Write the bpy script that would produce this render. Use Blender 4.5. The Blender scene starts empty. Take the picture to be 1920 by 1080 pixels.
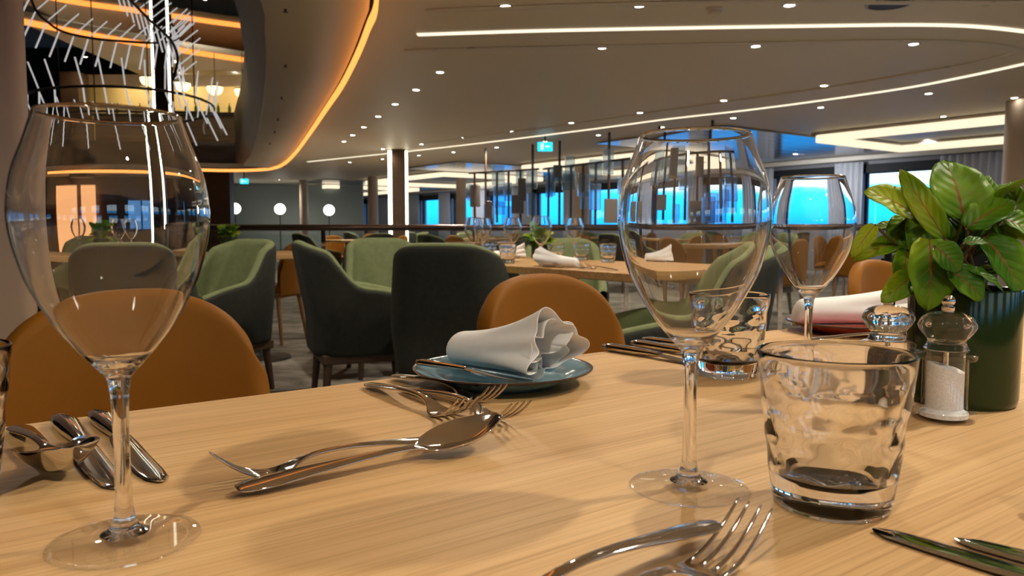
import bpy, bmesh, math, random
from mathutils import Vector, Matrix, geometry
SC = bpy.context.scene
COL = SC.collection
PI = math.pi
random.seed(7)

# ------------------------------------------------------------------ camera maths
F = 1450.0
CZ = 0.915
PITCH = math.atan(110 / F)
CP, SP = math.cos(PITCH), math.sin(PITCH)
TZ = 0.75                                   # table top height
TA = math.radians(36.0)
CA, SA = math.cos(TA), math.sin(TA)


def ray(u, v):
    x = (u - 960) / F
    y = (540 - v) / F
    return Vector((x, CP + y * SP, -SP + y * CP))


def at_z(u, v, z):
    d = ray(u, v)
    k = (z - CZ) / d.z
    return Vector((d.x * k, d.y * k, z))


def at_y(u, v, y):
    d = ray(u, v)
    k = y / d.y
    return Vector((d.x * k, y, CZ + d.z * k))


def room(s, t, z=0.0):
    return Vector((s * CA - t * SA, s * SA + t * CA, z))


# ------------------------------------------------------------------ mesh builder
class MB:
    def __init__(s):
        s.v, s.f = [], []

    def rows(s, rows, closed=False, cap0=False, cap1=False, loop=False):
        b = len(s.v)
        n = len(rows[0])
        for r in rows:
            s.v += [tuple(p) for p in r]
        m = len(rows)
        for i in range(m if loop else m - 1):
            i2 = (i + 1) % m
            for j in range(n if closed else n - 1):
                j2 = (j + 1) % n
                s.f.append((b + i * n + j, b + i * n + j2, b + i2 * n + j2, b + i2 * n + j))
        if cap0:
            s.f.append(tuple(b + j for j in range(n))[::-1])
        if cap1:
            s.f.append(tuple(b + (m - 1) * n + j for j in range(n)))
        return s

    def box(s, c, size, rot=0.0):
        c = Vector(c)
        b = len(s.v)
        R = Matrix.Rotation(rot, 3, 'Z')
        for dz in (-.5, .5):
            for dx, dy in ((-.5, -.5), (.5, -.5), (.5, .5), (-.5, .5)):
                s.v.append(tuple(c + R @ Vector((dx * size[0], dy * size[1], dz * size[2]))))
        for q in ((3, 2, 1, 0), (4, 5, 6, 7), (0, 1, 5, 4), (1, 2, 6, 5), (2, 3, 7, 6), (3, 0, 4, 7)):
            s.f.append(tuple(b + i for i in q))
        return s

    def tube(s, path, r, n=10, loop=False, caps=True, flat=1.0):
        path = [Vector(p) for p in path]
        m = len(path)
        rows = []
        up = Vector((0, 0, 1))
        for i, p in enumerate(path):
            a = path[(i - 1) % m] if (loop or i > 0) else p
            c = path[(i + 1) % m] if (loop or i < m - 1) else p
            t = (c - a).normalized()
            x = t.cross(up)
            if x.length < 1e-3:
                x = t.cross(Vector((0, 1, 0)))
            x.normalize()
            y = x.cross(t).normalized()
            rr = r[i] if isinstance(r, (list, tuple)) else r
            rows.append([p + x * (rr * math.cos(2 * PI * k / n)) + y * (rr * flat * math.sin(2 * PI * k / n)) for k in range(n)])
        return s.rows(rows, closed=True, cap0=caps and not loop, cap1=caps and not loop, loop=loop)

    def lathe(s, prof, n=48, c=(0, 0, 0), closed=False, ripple=None):
        rows = []
        for k in range(n):
            a = 2 * PI * k / n
            row = []
            for i, (r, z) in enumerate(prof):
                q = r * (ripple(a, z) if ripple else 1.0)
                row.append((c[0] + q * math.cos(a), c[1] + q * math.sin(a), c[2] + z))
            rows.append(row)
        return s.rows(rows, closed=closed, loop=True)

    def build(s, name, mat, parent=None, smooth=35, bevel=0, subsurf=0, solid=0, offset=0, loc=None, rotz=0):
        me = bpy.data.meshes.new(name)
        me.from_pydata(s.v, [], s.f)
        bm = bmesh.new()
        bm.from_mesh(me)
        bmesh.ops.remove_doubles(bm, verts=bm.verts, dist=1e-6)
        bmesh.ops.recalc_face_normals(bm, faces=bm.faces)
        bm.to_mesh(me)
        bm.free()
        if smooth:
            me.polygons.foreach_set('use_smooth', [True] * len(me.polygons))
            if smooth < 180:
                me.set_sharp_from_angle(angle=math.radians(smooth))
        me.materials.append(mat)
        o = bpy.data.objects.new(name, me)
        COL.objects.link(o)
        if solid:
            m = o.modifiers.new('solid', 'SOLIDIFY')
            m.thickness = solid
            m.offset = offset
        if bevel:
            m = o.modifiers.new('bevel', 'BEVEL')
            m.width = bevel
            m.segments = 3
        if subsurf:
            m = o.modifiers.new('sub', 'SUBSURF')
            m.levels = subsurf
            m.render_levels = subsurf
        if parent:
            o.parent = parent
        if loc is not None:
            o.location = loc
            o.rotation_euler.z = rotz
        return o


def tag(o, label, cat, group=None, kind=None):
    o['label'] = label
    o['category'] = cat
    if group:
        o['group'] = group
    if kind:
        o['kind'] = kind
    return o


def struct(o):
    o['kind'] = 'structure'
    return o


def empty(name, loc=(0, 0, 0), rz=0.0, label=None, cat=None, group=None):
    o = bpy.data.objects.new(name, None)
    o.empty_display_size = .05
    COL.objects.link(o)
    o.location = loc
    o.rotation_euler.z = rz
    if label:
        tag(o, label, cat, group)
    return o


def copy_tree(o, parent=None):
    c = o.copy()
    COL.objects.link(c)
    if parent:
        c.parent = parent
    for ch in list(o.children):
        copy_tree(ch, c)
    return c


def put(proto, loc, rz, label, group=None, first=[]):
    """the first use places the thing itself, later uses place copies"""
    if proto.name in first:
        o = copy_tree(proto)
    else:
        first.append(proto.name)
        o = proto
    o.location = loc
    o.rotation_euler = (0, 0, rz)
    o['label'] = label
    if group:
        o['group'] = group
    elif 'group' in o:
        del o['group']
    return o


def smoothcurve(pts, n=8, closed=False):
    pts = [Vector(p) for p in pts]
    m = len(pts)
    out = []
    rng = range(m) if closed else range(m - 1)
    for i in rng:
        p0 = pts[(i - 1) % m] if closed or i > 0 else pts[i]
        p1 = pts[i]
        p2 = pts[(i + 1) % m]
        p3 = pts[(i + 2) % m] if closed or i < m - 2 else pts[(i + 1) % m]
        for k in range(n):
            t = k / n
            out.append(.5 * ((2 * p1) + (p2 - p0) * t + (2 * p0 - 5 * p1 + 4 * p2 - p3) * t * t + (3 * p1 - p0 - 3 * p2 + p3) * t ** 3))
    if not closed:
        out.append(pts[-1])
    return out


# ------------------------------------------------------------------ materials
def mat(name, color, rough=.5, metal=0.0, emit=None, es=0.0, **kw):
    m = bpy.data.materials.new(name)
    m.use_nodes = True
    b = m.node_tree.nodes['Principled BSDF']
    b.inputs['Base Color'].default_value = (*color, 1)
    b.inputs['Roughness'].default_value = rough
    b.inputs['Metallic'].default_value = metal
    if emit:
        b.inputs['Emission Color'].default_value = (*emit, 1)
        b.inputs['Emission Strength'].default_value = es
    for k, v in kw.items():
        b.inputs[k.replace('_', ' ')].default_value = v
    return m


def nodes(m):
    nt = m.node_tree
    return nt, nt.nodes, nt.links, nt.nodes['Principled BSDF']


def coords(nt, scale=(1, 1, 1), kind='Object', rot=(0, 0, 0)):
    tc = nt.nodes.new('ShaderNodeTexCoord')
    mp = nt.nodes.new('ShaderNodeMapping')
    mp.inputs['Scale'].default_value = scale
    mp.inputs['Rotation'].default_value = rot
    nt.links.new(tc.outputs[kind], mp.inputs['Vector'])
    return mp.outputs['Vector']


def noise(nt, vec, scale, detail=4, rough=.55, dist=0.0):
    n = nt.nodes.new('ShaderNodeTexNoise')
    n.inputs['Scale'].default_value = scale
    n.inputs['Detail'].default_value = detail
    n.inputs['Roughness'].default_value = rough
    n.inputs['Distortion'].default_value = dist
    nt.links.new(vec, n.inputs['Vector'])
    return n.outputs['Fac']


def ramp(nt, fac, stops):
    r = nt.nodes.new('ShaderNodeValToRGB')
    e = r.color_ramp.elements
    while len(e) < len(stops):
        e.new(.5)
    for el, (p, c) in zip(e, stops):
        el.position = p
        el.color = (*c, 1)
    nt.links.new(fac, r.inputs['Fac'])
    return r.outputs['Color']


def bump(nt, fac, strength, dist=.001):
    b = nt.nodes.new('ShaderNodeBump')
    b.inputs['Strength'].default_value = strength
    b.inputs['Distance'].default_value = dist
    nt.links.new(fac, b.inputs['Height'])
    nt.links.new(b.outputs['Normal'], nt.nodes['Principled BSDF'].inputs['Normal'])


def mixcol(nt, a, b, fac, blend='MULTIPLY'):
    m = nt.nodes.new('ShaderNodeMix')
    m.data_type = 'RGBA'
    m.blend_type = blend
    if isinstance(fac, float):
        m.inputs[0].default_value = fac
    else:
        nt.links.new(fac, m.inputs[0])
    for sock, val in ((m.inputs[6], a), (m.inputs[7], b)):
        if isinstance(val, tuple):
            sock.default_value = (*val, 1)
        else:
            nt.links.new(val, sock)
    return m.outputs[2]


def noisy(name, stops, scale=(1, 1, 1), ns=8, rough=.6, detail=4, bs=0.0, bd=.001, bns=None, **kw):
    m = mat(name, stops[0][1], rough, **kw)
    nt, nd, lk, b = nodes(m)
    v = coords(nt, scale)
    f = noise(nt, v, ns, detail)
    lk.new(ramp(nt, f, stops), b.inputs['Base Color'])
    if bs:
        bump(nt, noise(nt, v, bns or ns * 4, 3), bs, bd)
    return m


def wood(name, c0, c1, c2, k=1.0, rough=.4):
    m = mat(name, c0, rough)
    nt, nd, lk, b = nodes(m)
    v1 = coords(nt, (.9 * k, 42 * k, 42 * k))
    v2 = coords(nt, (2.6 * k, 230 * k, 230 * k))
    v3 = coords(nt, (.9 * k, 7 * k, 7 * k))
    n1 = noise(nt, v1, 1.6, 5, .6, .12)
    n2 = noise(nt, v2, 1.6, 3, .6)
    n3 = noise(nt, v3, 1.5, 2, .5, .2)
    c = ramp(nt, n1, [(.30, c2), (.47, c1), (.62, c0)])
    c = mixcol(nt, c, ramp(nt, n2, [(.34, (.66, .56, .46)), (.52, (1, 1, 1))]), .6)
    c = mixcol(nt, c, ramp(nt, n3, [(.3, (.88, .83, .78)), (.7, (1.0, 1.0, 1.0))]), .8)
    lk.new(c, b.inputs['Base Color'])
    bump(nt, n2, .12, .0004)
    return m


def thin_glass(name, tint=(1, 1, 1), ior=1.5, refl=(1, 1, 1)):
    m = bpy.data.materials.new(name)
    m.use_nodes = True
    nt = m.node_tree
    nt.nodes.clear()
    out = nt.nodes.new('ShaderNodeOutputMaterial')
    mx = nt.nodes.new('ShaderNodeMixShader')
    tr = nt.nodes.new('ShaderNodeBsdfTransparent')
    gl = nt.nodes.new('ShaderNodeBsdfGlossy')
    fr = nt.nodes.new('ShaderNodeFresnel')
    geo = nt.nodes.new('ShaderNodeNewGeometry')
    tr.inputs['Color'].default_value = (*tint, 1)
    gl.inputs['Color'].default_value = (*refl, 1)
    gl.inputs['Roughness'].default_value = .0
    fr.inputs['IOR'].default_value = ior
    # the same Fresnel curve on both faces of the wall
    bf = nt.nodes.new('ShaderNodeMix')
    bf.data_type = 'FLOAT'
    bf.inputs[2].default_value = ior
    bf.inputs[3].default_value = 1 / ior
    nt.links.new(geo.outputs['Backfacing'], bf.inputs[0])
    nt.links.new(bf.outputs[0], fr.inputs['IOR'])
    nt.links.new(fr.outputs['Fac'], mx.inputs['Fac'])
    nt.links.new(tr.outputs[0], mx.inputs[1])
    nt.links.new(gl.outputs[0], mx.inputs[2])
    nt.links.new(mx.outputs[0], out.inputs['Surface'])
    return m


def glass(name, color=(1, 1, 1), ior=1.5, rough=0.0):
    m = bpy.data.materials.new(name)
    m.use_nodes = True
    nt = m.node_tree
    nt.nodes.clear()
    out = nt.nodes.new('ShaderNodeOutputMaterial')
    g = nt.nodes.new('ShaderNodeBsdfGlass')
    g.inputs['Color'].default_value = (*color, 1)
    g.inputs['Roughness'].default_value = rough
    g.inputs['IOR'].default_value = ior
    nt.links.new(g.outputs[0], out.inputs['Surface'])
    return m


def emitter(name, color, strength):
    m = bpy.data.materials.new(name)
    m.use_nodes = True
    nt = m.node_tree
    nt.nodes.clear()
    out = nt.nodes.new('ShaderNodeOutputMaterial')
    e = nt.nodes.new('ShaderNodeEmission')
    e.inputs['Color'].default_value = (*color, 1)
    e.inputs['Strength'].default_value = strength
    nt.links.new(e.outputs[0], out.inputs['Surface'])
    return m


M = {}
M['oak'] = wood('oak_table', (.74, .49, .235), (.69, .44, .20), (.58, .35, .145), rough=.5)
M['oak_edge'] = wood('oak_edge', (.62, .38, .16), (.56, .33, .13), (.42, .24, .09), rough=.45)
M['leg_wood'] = wood('leg_wood', (.36, .20, .09), (.30, .16, .07), (.2, .1, .045), 2, rough=.45)
M['dark_wood'] = wood('dark_wood', (.10, .058, .032), (.08, .045, .025), (.05, .03, .018), 2, rough=.4)
M['cutlery'] = mat('polished_steel', (.66, .62, .57), .07, 1.0)
M['chrome'] = mat('chrome', (.75, .73, .7), .05, 1.0)
M['glass_thin'] = thin_glass('wine_glass_wall')
M['glass'] = glass('clear_glass', ior=1.5)
M['acrylic'] = glass('clear_acrylic', ior=1.47)
M['napkin'] = noisy('white_linen', [(.3, (.87, .87, .86)), (.7, (.92, .92, .91))], ns=30, rough=.85, bs=.15, bd=.0006, bns=900)
M['salt'] = noisy('salt', [(.3, (.78, .77, .76)), (.7, (.92, .91, .9))], ns=500, rough=.6, bs=.8, bd=.001, bns=600)
M['pepper'] = noisy('peppercorns', [(.35, (.02, .013, .008)), (.7, (.10, .06, .035))], ns=260, rough=.6, bs=1.0, bd=.002, bns=300)
M['leather'] = noisy('cognac_leather', [(.3, (.245, .090, .006)), (.7, (.28, .103, .007))], ns=6, Specular_IOR_Level=.18, rough=.55, bs=.12, bd=.0006, bns=420)
M['green_fabric'] = noisy('sage_fabric', [(.3, (.155, .19, .085)), (.7, (.20, .235, .11))], ns=30, rough=.85, bs=.35, bd=.001, bns=700)
M['dark_fabric'] = noisy('charcoal_green_fabric', [(.3, (.018, .021, .015)), (.7, (.027, .030, .022))], ns=40, rough=.9, bs=.35, bd=.001, bns=700)
M['pillar'] = noisy('taupe_pillar', [(.3, (.50, .35, .23)), (.7, (.53, .375, .25))], ns=2, rough=.5)
M['beige_col'] = noisy('beige_column', [(.3, (.52, .42, .33)), (.7, (.56, .46, .37))], ns=2, rough=.5)
M['ceiling'] = noisy('taupe_ceiling', [(.3, (.80, .73, .60)), (.7, (.83, .755, .62))], ns=.6, rough=.5)
M['ceiling_light'] = noisy('pale_trim', [(.3, (.76, .70, .60)), (.7, (.79, .73, .63))], ns=.6, rough=.45)
M['bronze'] = noisy('brown_fascia', [(.3, (.075, .045, .033)), (.7, (.095, .06, .045))], ns=1.5, rough=.5)
M['soffit'] = noisy('taupe_soffit', [(.3, (.74, .63, .50)), (.7, (.77, .66, .52))], ns=1, rough=.5)
M['metal_ceiling'] = mat('satin_metal_ceiling', (.42, .43, .47), .16, .9)
M['dark_metal'] = noisy('dark_metal', [(.3, (.03, .027, .024)), (.7, (.045, .04, .036))], ns=20, rough=.35, metal=.6)
M['rail_metal'] = mat('rail_metal', (.16, .12, .10), .25, .9)
M['black'] = mat('black_blind', (.012, .014, .018), .7)
M['curtain'] = noisy('grey_curtain', [(.3, (.62, .64, .70)), (.7, (.70, .72, .78))], (1, 1, .1), 20, rough=.85)
M['navy_wall'] = noisy('navy_wall', [(.3, (.022, .02, .026)), (.7, (.03, .027, .034))], ns=1, rough=.5)
M['brown_wall'] = noisy('brown_wall', [(.3, (.09, .05, .035)), (.7, (.12, .068, .047))], ns=1.2, rough=.45)
M['teal_wall'] = noisy('teal_grey_wall', [(.3, (.24, .29, .285)), (.7, (.29, .345, .34))], ns=.4, rough=.5)
M['amber_wall'] = noisy('amber_wall', [(.3, (.62, .43, .14)), (.7, (.72, .5, .18))], ns=1.5, rough=.6)
M['pot'] = mat('dark_green_glass_pot', (.018, .036, .009), .12, Specular_IOR_Level=.3)
M['soil'] = noisy('soil', [(.3, (.02, .013, .008)), (.7, (.05, .034, .02))], ns=120, rough=.95, bs=1, bd=.003)
M['stem'] = noisy('plant_stem', [(.3, (.10, .045, .02)), (.7, (.12, .10, .03))], ns=20, rough=.5)
M['trim'] = mat('downlight_trim', (.45, .42, .38), .4)
M['led_warm'] = emitter('cream_led', (1.0, .86, .64), 1.15)
M['led_cove'] = emitter('cove_led', (1.0, .83, .58), 1.05)
M['led_orange'] = emitter('orange_led', (1.0, .30, .055), 1.5)
M['led_amber'] = emitter('amber_led', (1.0, .34, .075), 1.6)
M['led_white'] = emitter('white_led', (1.0, .93, .72), 4.0)
M['led_lens'] = emitter('downlight_lens', (1.0, .93, .80), 22)
M['globe'] = emitter('globe_lamp', (1.0, .95, .85), 4)
M['pendant'] = emitter('pendant_bowl', (1.0, .80, .36), 2.4)
M['panel_orange'] = emitter('lit_orange_panel', (1.0, .46, .18), .9)  # wood panel, no lamp: the orange light on it is put in as emission
M['exit'] = emitter('exit_sign_face', (.02, .62, .80), 1.7)
M['exit_mark'] = emitter('exit_sign_mark', (.65, 1.0, 1.0), 1.6)
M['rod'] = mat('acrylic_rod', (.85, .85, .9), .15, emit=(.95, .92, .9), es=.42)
M['block'] = mat('frosted_block', (.55, .68, .8), .1, Transmission_Weight=.85, IOR=1.2, Alpha=1.0)
M['block_dark'] = mat('smoked_block', (.20, .17, .15), .3)
M['bottle'] = glass('bottle_glass', (.25, .4, .3), 1.45)
M['glass_panel'] = thin_glass('balustrade_glass', (.93, .96, .95))
M['pane'] = thin_glass('window_glass', (.97, .98, 1.0), 1.25)


def plate_mat(name, glaze, glaze2):
    m = mat(name, glaze, .12)
    nt, nd, lk, b = nodes(m)
    tc = nd.new('ShaderNodeTexCoord')
    sep = nd.new('ShaderNodeSeparateXYZ')
    lk.new(tc.outputs['Object'], sep.inputs[0])
    xy = nd.new('ShaderNodeCombineXYZ')
    lk.new(sep.outputs[0], xy.inputs[0])
    lk.new(sep.outputs[1], xy.inputs[1])
    ln = nd.new('ShaderNodeVectorMath')
    ln.operation = 'LENGTH'
    lk.new(xy.outputs[0], ln.inputs[0])
    nz = noise(nt, tc.outputs['Object'], 260, 3)
    nz2 = noise(nt, tc.outputs['Object'], 22, 3)
    ad = nd.new('ShaderNodeMath')
    ad.operation = 'MULTIPLY_ADD'
    lk.new(nz, ad.inputs[0])
    ad.inputs[1].default_value = .012
    lk.new(ln.outputs['Value'], ad.inputs[2])
    edge = ramp(nt, ad.outputs[0], [(.0965, (0, 0, 0)), (.0995, (1, 1, 1))])
    body = ramp(nt, nz2, [(.35, glaze), (.65, glaze2)])
    lk.new(mixcol(nt, body, (.055, .028, .018), edge, 'MIX'), b.inputs['Base Color'])
    return m


M['plate_blue'] = plate_mat('blue_glaze', (.12, .25, .33), (.16, .30, .37))
M['plate_red'] = plate_mat('red_glaze', (.36, .055, .035), (.45, .08, .045))


def carpet_mat():
    m = mat('marbled_carpet', (.3, .27, .22), .95)
    nt, nd, lk, b = nodes(m)
    v = coords(nt, (1.0, 2.2, 1), rot=(0, 0, .6))
    n1 = noise(nt, v, 2.2, 6, .65, 1.2)
    n2 = noise(nt, coords(nt), 160, 2)
    c = ramp(nt, n1, [(.36, (.13, .105, .085)), (.50, (.25, .215, .175)), (.60, (.36, .325, .27))])
    c = mixcol(nt, c, ramp(nt, n2, [(.3, (.7, .7, .7)), (.7, (1, 1, 1))]), .8)
    lk.new(c, b.inputs['Base Color'])
    bump(nt, n2, .5, .004)
    return m


M['carpet'] = carpet_mat()


def leaf_mat():
    m = mat('coleus_leaf', (.16, .3, .02), .42, Specular_IOR_Level=.25, Subsurface_Weight=0.0)
    nt, nd, lk, b = nodes(m)
    uv = nd.new('ShaderNodeUVMap')
    sep = nd.new('ShaderNodeSeparateXYZ')
    lk.new(uv.outputs[0], sep.inputs[0])

    def math1(op, a, bb=None, c=None):
        n = nd.new('ShaderNodeMath')
        n.operation = op
        for i, x in enumerate((a, bb, c)):
            if x is None:
                continue
            if isinstance(x, (int, float)):
                n.inputs[i].default_value = x
            else:
                lk.new(x, n.inputs[i])
        return n.outputs[0]
    across = math1('ABSOLUTE', math1('SUBTRACT', sep.outputs[0], .5))      # 0 midrib .. .5 edge
    along = sep.outputs[1]
    mid = math1('LESS_THAN', across, .022)
    # side veins run diagonally from the midrib
    ph = math1('FRACT', math1('MULTIPLY', math1('SUBTRACT', along, math1('MULTIPLY', across, .62)), 6.0))
    vein = math1('LESS_THAN', math1('ABSOLUTE', math1('SUBTRACT', ph, .5)), .055)
    hump = math1('ABSOLUTE', math1('SUBTRACT', ph, .5))
    obj = nd.new('ShaderNodeTexCoord')
    nz = noise(nt, obj.outputs['Object'], 38, 3)
    nz2 = noise(nt, obj.outputs['Object'], 9, 2)
    green = ramp(nt, nz2, [(.37, (.05, .17, .004)), (.5, (.19, .36, .008)), (.62, (.42, .50, .013))])
    green = mixcol(nt, green, ramp(nt, nz, [(.3, (.75, .8, .7)), (.7, (1.1, 1.05, 1.0))]), .7)
    fade = math1('MULTIPLY', vein, math1('SUBTRACT', 1.0, math1('MULTIPLY', across, 1.7)))
    col = mixcol(nt, green, (.30, .22, .05), math1('MULTIPLY', fade, .5), 'MIX')
    midf = math1('MULTIPLY', mid, math1('SUBTRACT', 1.15, along))
    col = mixcol(nt, col, (.36, .055, .035), midf, 'MIX')
    lk.new(col, b.inputs['Base Color'])
    bm = nd.new('ShaderNodeBump')
    bm.inputs['Strength'].default_value = .4
    bm.inputs['Distance'].default_value = .0022
    lk.new(hump, bm.inputs['Height'])
    lk.new(bm.outputs['Normal'], b.inputs['Normal'])
    # some light shines through a leaf
    tl = nd.new('ShaderNodeBsdfTranslucent')
    lk.new(col, tl.inputs['Color'])
    mx = nd.new('ShaderNodeMixShader')
    mx.inputs[0].default_value = .3
    lk.new(b.outputs[0], mx.inputs[1])
    lk.new(tl.outputs[0], mx.inputs[2])
    lk.new(mx.outputs[0], nd['Material Output'].inputs['Surface'])
    return m


M['leaf'] = leaf_mat()

# metal ceiling: planks shown by fine grooves
nt, nd, lk, b = nodes(M['metal_ceiling'])
wv = nd.new('ShaderNodeTexWave')
wv.bands_direction = 'Y'
wv.inputs['Scale'].default_value = .9
wv.inputs['Distortion'].default_value = 0
lk.new(coords(nt), wv.inputs['Vector'])
bump(nt, ramp(nt, wv.outputs['Fac'], [(.0, (0, 0, 0)), (.06, (1, 1, 1))]), .35, .004)

# ------------------------------------------------------------------ world: sky over sea
W = bpy.data.worlds.new('sky')
SC.world = W
W.use_nodes = True
nt = W.node_tree
nt.nodes.clear()
wo = nt.nodes.new('ShaderNodeOutputWorld')
bg = nt.nodes.new('ShaderNodeBackground')
tc = nt.nodes.new('ShaderNodeTexCoord')
sp = nt.nodes.new('ShaderNodeSeparateXYZ')
nt.links.new(tc.outputs['Generated'], sp.inputs[0])
nz = noise(nt, tc.outputs['Generated'], 9, 4)
ad = nt.nodes.new('ShaderNodeMath')
ad.operation = 'MULTIPLY_ADD'
nt.links.new(nz, ad.inputs[0])
ad.inputs[1].default_value = .02
nt.links.new(sp.outputs[2], ad.inputs[2])
wc = ramp(nt, ad.outputs[0], [(0.0, (.01, .16, .42)), (.03, (.01, .36, .92)), (.058, (.02, .42, 1.0)), (.066, (.75, .95, 1.0)), (.5, (.2, .5, 1.0))])
nt.links.new(wc, bg.inputs['Color'])
bg.inputs['Strength'].default_value = 2.6
nt.links.new(bg.outputs[0], wo.inputs['Surface'])

# ------------------------------------------------------------------ room shell
S0, S1, T0, T1 = -22.0, 15.0, -7.0, 33.5
CH = 2.4
fl = MB()
fl.v = [tuple(room(S0, T0)), tuple(room(S1, T0)), tuple(room(S1, T1)), tuple(room(S0, T1))]
fl.f = [(0, 1, 2, 3)]
struct(fl.build('floor', M['carpet'], smooth=0))

# atrium opening through the ceiling: outer edge (with the orange light), inner edge, fascia top
ZS = 2.25
outer_px = [(706, 0), (690, 50), (668, 105), (640, 160), (610, 205), (580, 250), (552, 288), (530, 308), (505, 316), (470, 318.5), (420, 319), (370, 318), (250, 317), (60, 315)]
outer = [at_z(u, v, ZS) for u, v in outer_px]
tail = [(-12.5, 15.5), (-13.6, 11), (-13.4, 5), (-11.5, 1.2), (-8, -.6), (-4, -.9), (-1.6, -.3), (-.72, .9), (-.5, 2.1), (-.57, 3.3)]
outer_c = smoothcurve(outer + [Vector((x, y, ZS)) for x, y in tail], 6, True)
inner_px = [(490, 0), (496, 60), (499, 120), (492, 200), (482, 255), (470, 290), (456, 309)]
inner = [at_z(u, v, 2.2) for u, v in inner_px]
top_px = [(438, 0), (452, 60), (463, 130), (466, 200), (460, 248), (452, 280), (441, 303)]
topc = [at_z(u, v, 2.45) for u, v in top_px]

hole = [Vector((p.x, p.y)) for p in outer_c]


def inside(p, poly):
    c = False
    j = len(poly) - 1
    for i in range(len(poly)):
        a, q = poly[i], poly[j]
        if (a.y > p.y) != (q.y > p.y) and p.x < (q.x - a.x) * (p.y - a.y) / (q.y - a.y) + a.x:
            c = not c
        j = i
    return c


# ceiling with the opening cut out
ov = [Vector(room(s, t)[:2]) for s, t in ((S0, T0), (S1, T0), (S1, T1), (S0, T1))]
allv = ov + hole
ne = len(ov)
edges = [(i, (i + 1) % 4) for i in range(4)] + [(ne + i, ne + (i + 1) % len(hole)) for i in range(len(hole))]
res = geometry.delaunay_2d_cdt(allv, edges, [], 0, 1e-4)
cm = MB()
cm.v = [(p.x, p.y, CH) for p in res[0]]
for f in res[2]:
    c = sum((res[0][i] for i in f), Vector((0, 0))) / len(f)
    if not inside(c, hole):
        cm.f.append(tuple(f))
struct(cm.build('ceiling', M['ceiling'], smooth=0))
# soffit ring: riser, flat band, sloped fascia
rs = MB().rows([[(p.x, p.y, CH + .001) for p in outer_c], [(p.x, p.y, ZS) for p in outer_c]], closed=True)
struct(rs.build('trim_1', M['soffit'], smooth=60))
oc = smoothcurve(outer[:9], 5)
ic = smoothcurve(inner, 5)
tcv = smoothcurve(topc, 5)


def resample(c, n):
    L = [0]
    for a, q in zip(c, c[1:]):
        L.append(L[-1] + (q - a).length)
    out = []
    j = 0
    for i in range(n):
        d = L[-1] * i / (n - 1)
        while j < len(c) - 2 and L[j + 1] < d:
            j += 1
        k = (d - L[j]) / max(1e-9, L[j + 1] - L[j])
        out.append(c[j].lerp(c[j + 1], min(1, max(0, k))))
    return out


near_o = [Vector((-.72, .9, ZS)), Vector((-.5, 2.1, ZS)), Vector((-.57, 3.3, ZS))]
near_i = [Vector((-1.42, .9, 2.2)), Vector((-1.2, 2.1, 2.2)), Vector((-1.24, 3.3, 2.2))]
near_t = [Vector((-1.75, .9, 2.45)), Vector((-1.55, 2.2, 2.45)), Vector((-1.6, 3.8, 2.45))]
oc = resample(smoothcurve(near_o + outer[:9], 5), 48)
ic = resample(smoothcurve(near_i + inner, 5), 48)
tcv = resample(smoothcurve(near_t + topc, 5), 48)
mid = [o.lerp(i, .06) + Vector((0, 0, .02)) for o, i in zip(oc, ic)]
sf = MB().rows([mid, ic])
sof = struct(sf.build('ceiling_soffit', M['soffit'], smooth=60, solid=.02, offset=-1))
fa = MB().rows([ic, tcv, [p + Vector((0, 0, 1.1)) for p in tcv]])
struct(fa.build('trim_2', M['bronze'], smooth=60))

# orange light edge of the opening
le = empty('orange_light_edge', oc[20].copy(), 0, 'orange glowing light edge curving round the big ceiling opening', 'light strip')
org = [p + Vector((0, 0, -.005)) for p in smoothcurve(near_o + outer, 6)]
lp = MB().rows([[p + Vector((0, 0, .03)) - le.location for p in org], [p + Vector((0, 0, -.035)) - le.location for p in org]])
lp.build('light_band', M['led_amber'], le, smooth=60, solid=.02, offset=0)
lp2 = MB().rows([[p + Vector((0, 0, .055)) - le.location for p in org], [p + Vector((0, 0, .03)) - le.location for p in org]])
lp2.build('channel', M['bronze'], le, smooth=60, solid=.03, offset=0)

# walls
WIN_T = [-4.6, -2.2, .2, 2.6, 5.2, 7.77, 9.85, 11.8, 13.85, 16.2, 18.6, 21.2, 23.6, 25.9, 28.4, 31.0]
WW, WZ0, WZ1 = 1.6, .95, 2.08


def wall_with_windows(name, horiz, t_lo, t_hi, centres, ww, z0, z1, P3, m):
    """P3(t, z, d): point on the wall, d metres behind its face"""
    mb = MB()
    prev = t_lo
    th = .25

    def slab(ta, tb, za, zb):
        b = len(mb.v)
        for d in (0, th):
            for t, z in ((ta, za), (tb, za), (tb, zb), (ta, zb)):
                mb.v.append(tuple(P3(t, z, d)))
        for q in ((0, 1, 2, 3), (7, 6, 5, 4), (0, 4, 5, 1), (1, 5, 6, 2), (2, 6, 7, 3), (3, 7, 4, 0)):
            mb.f.append(tuple(b + i for i in q))
    for c in centres:
        slab(prev, c - ww / 2, 0, CH)
        slab(c - ww / 2, c + ww / 2, 0, z0)
        slab(c - ww / 2, c + ww / 2, z1, CH)
        prev = c + ww / 2
    slab(prev, t_hi, 0, CH)
    return struct(mb.build(name, m, smooth=0))


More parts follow.
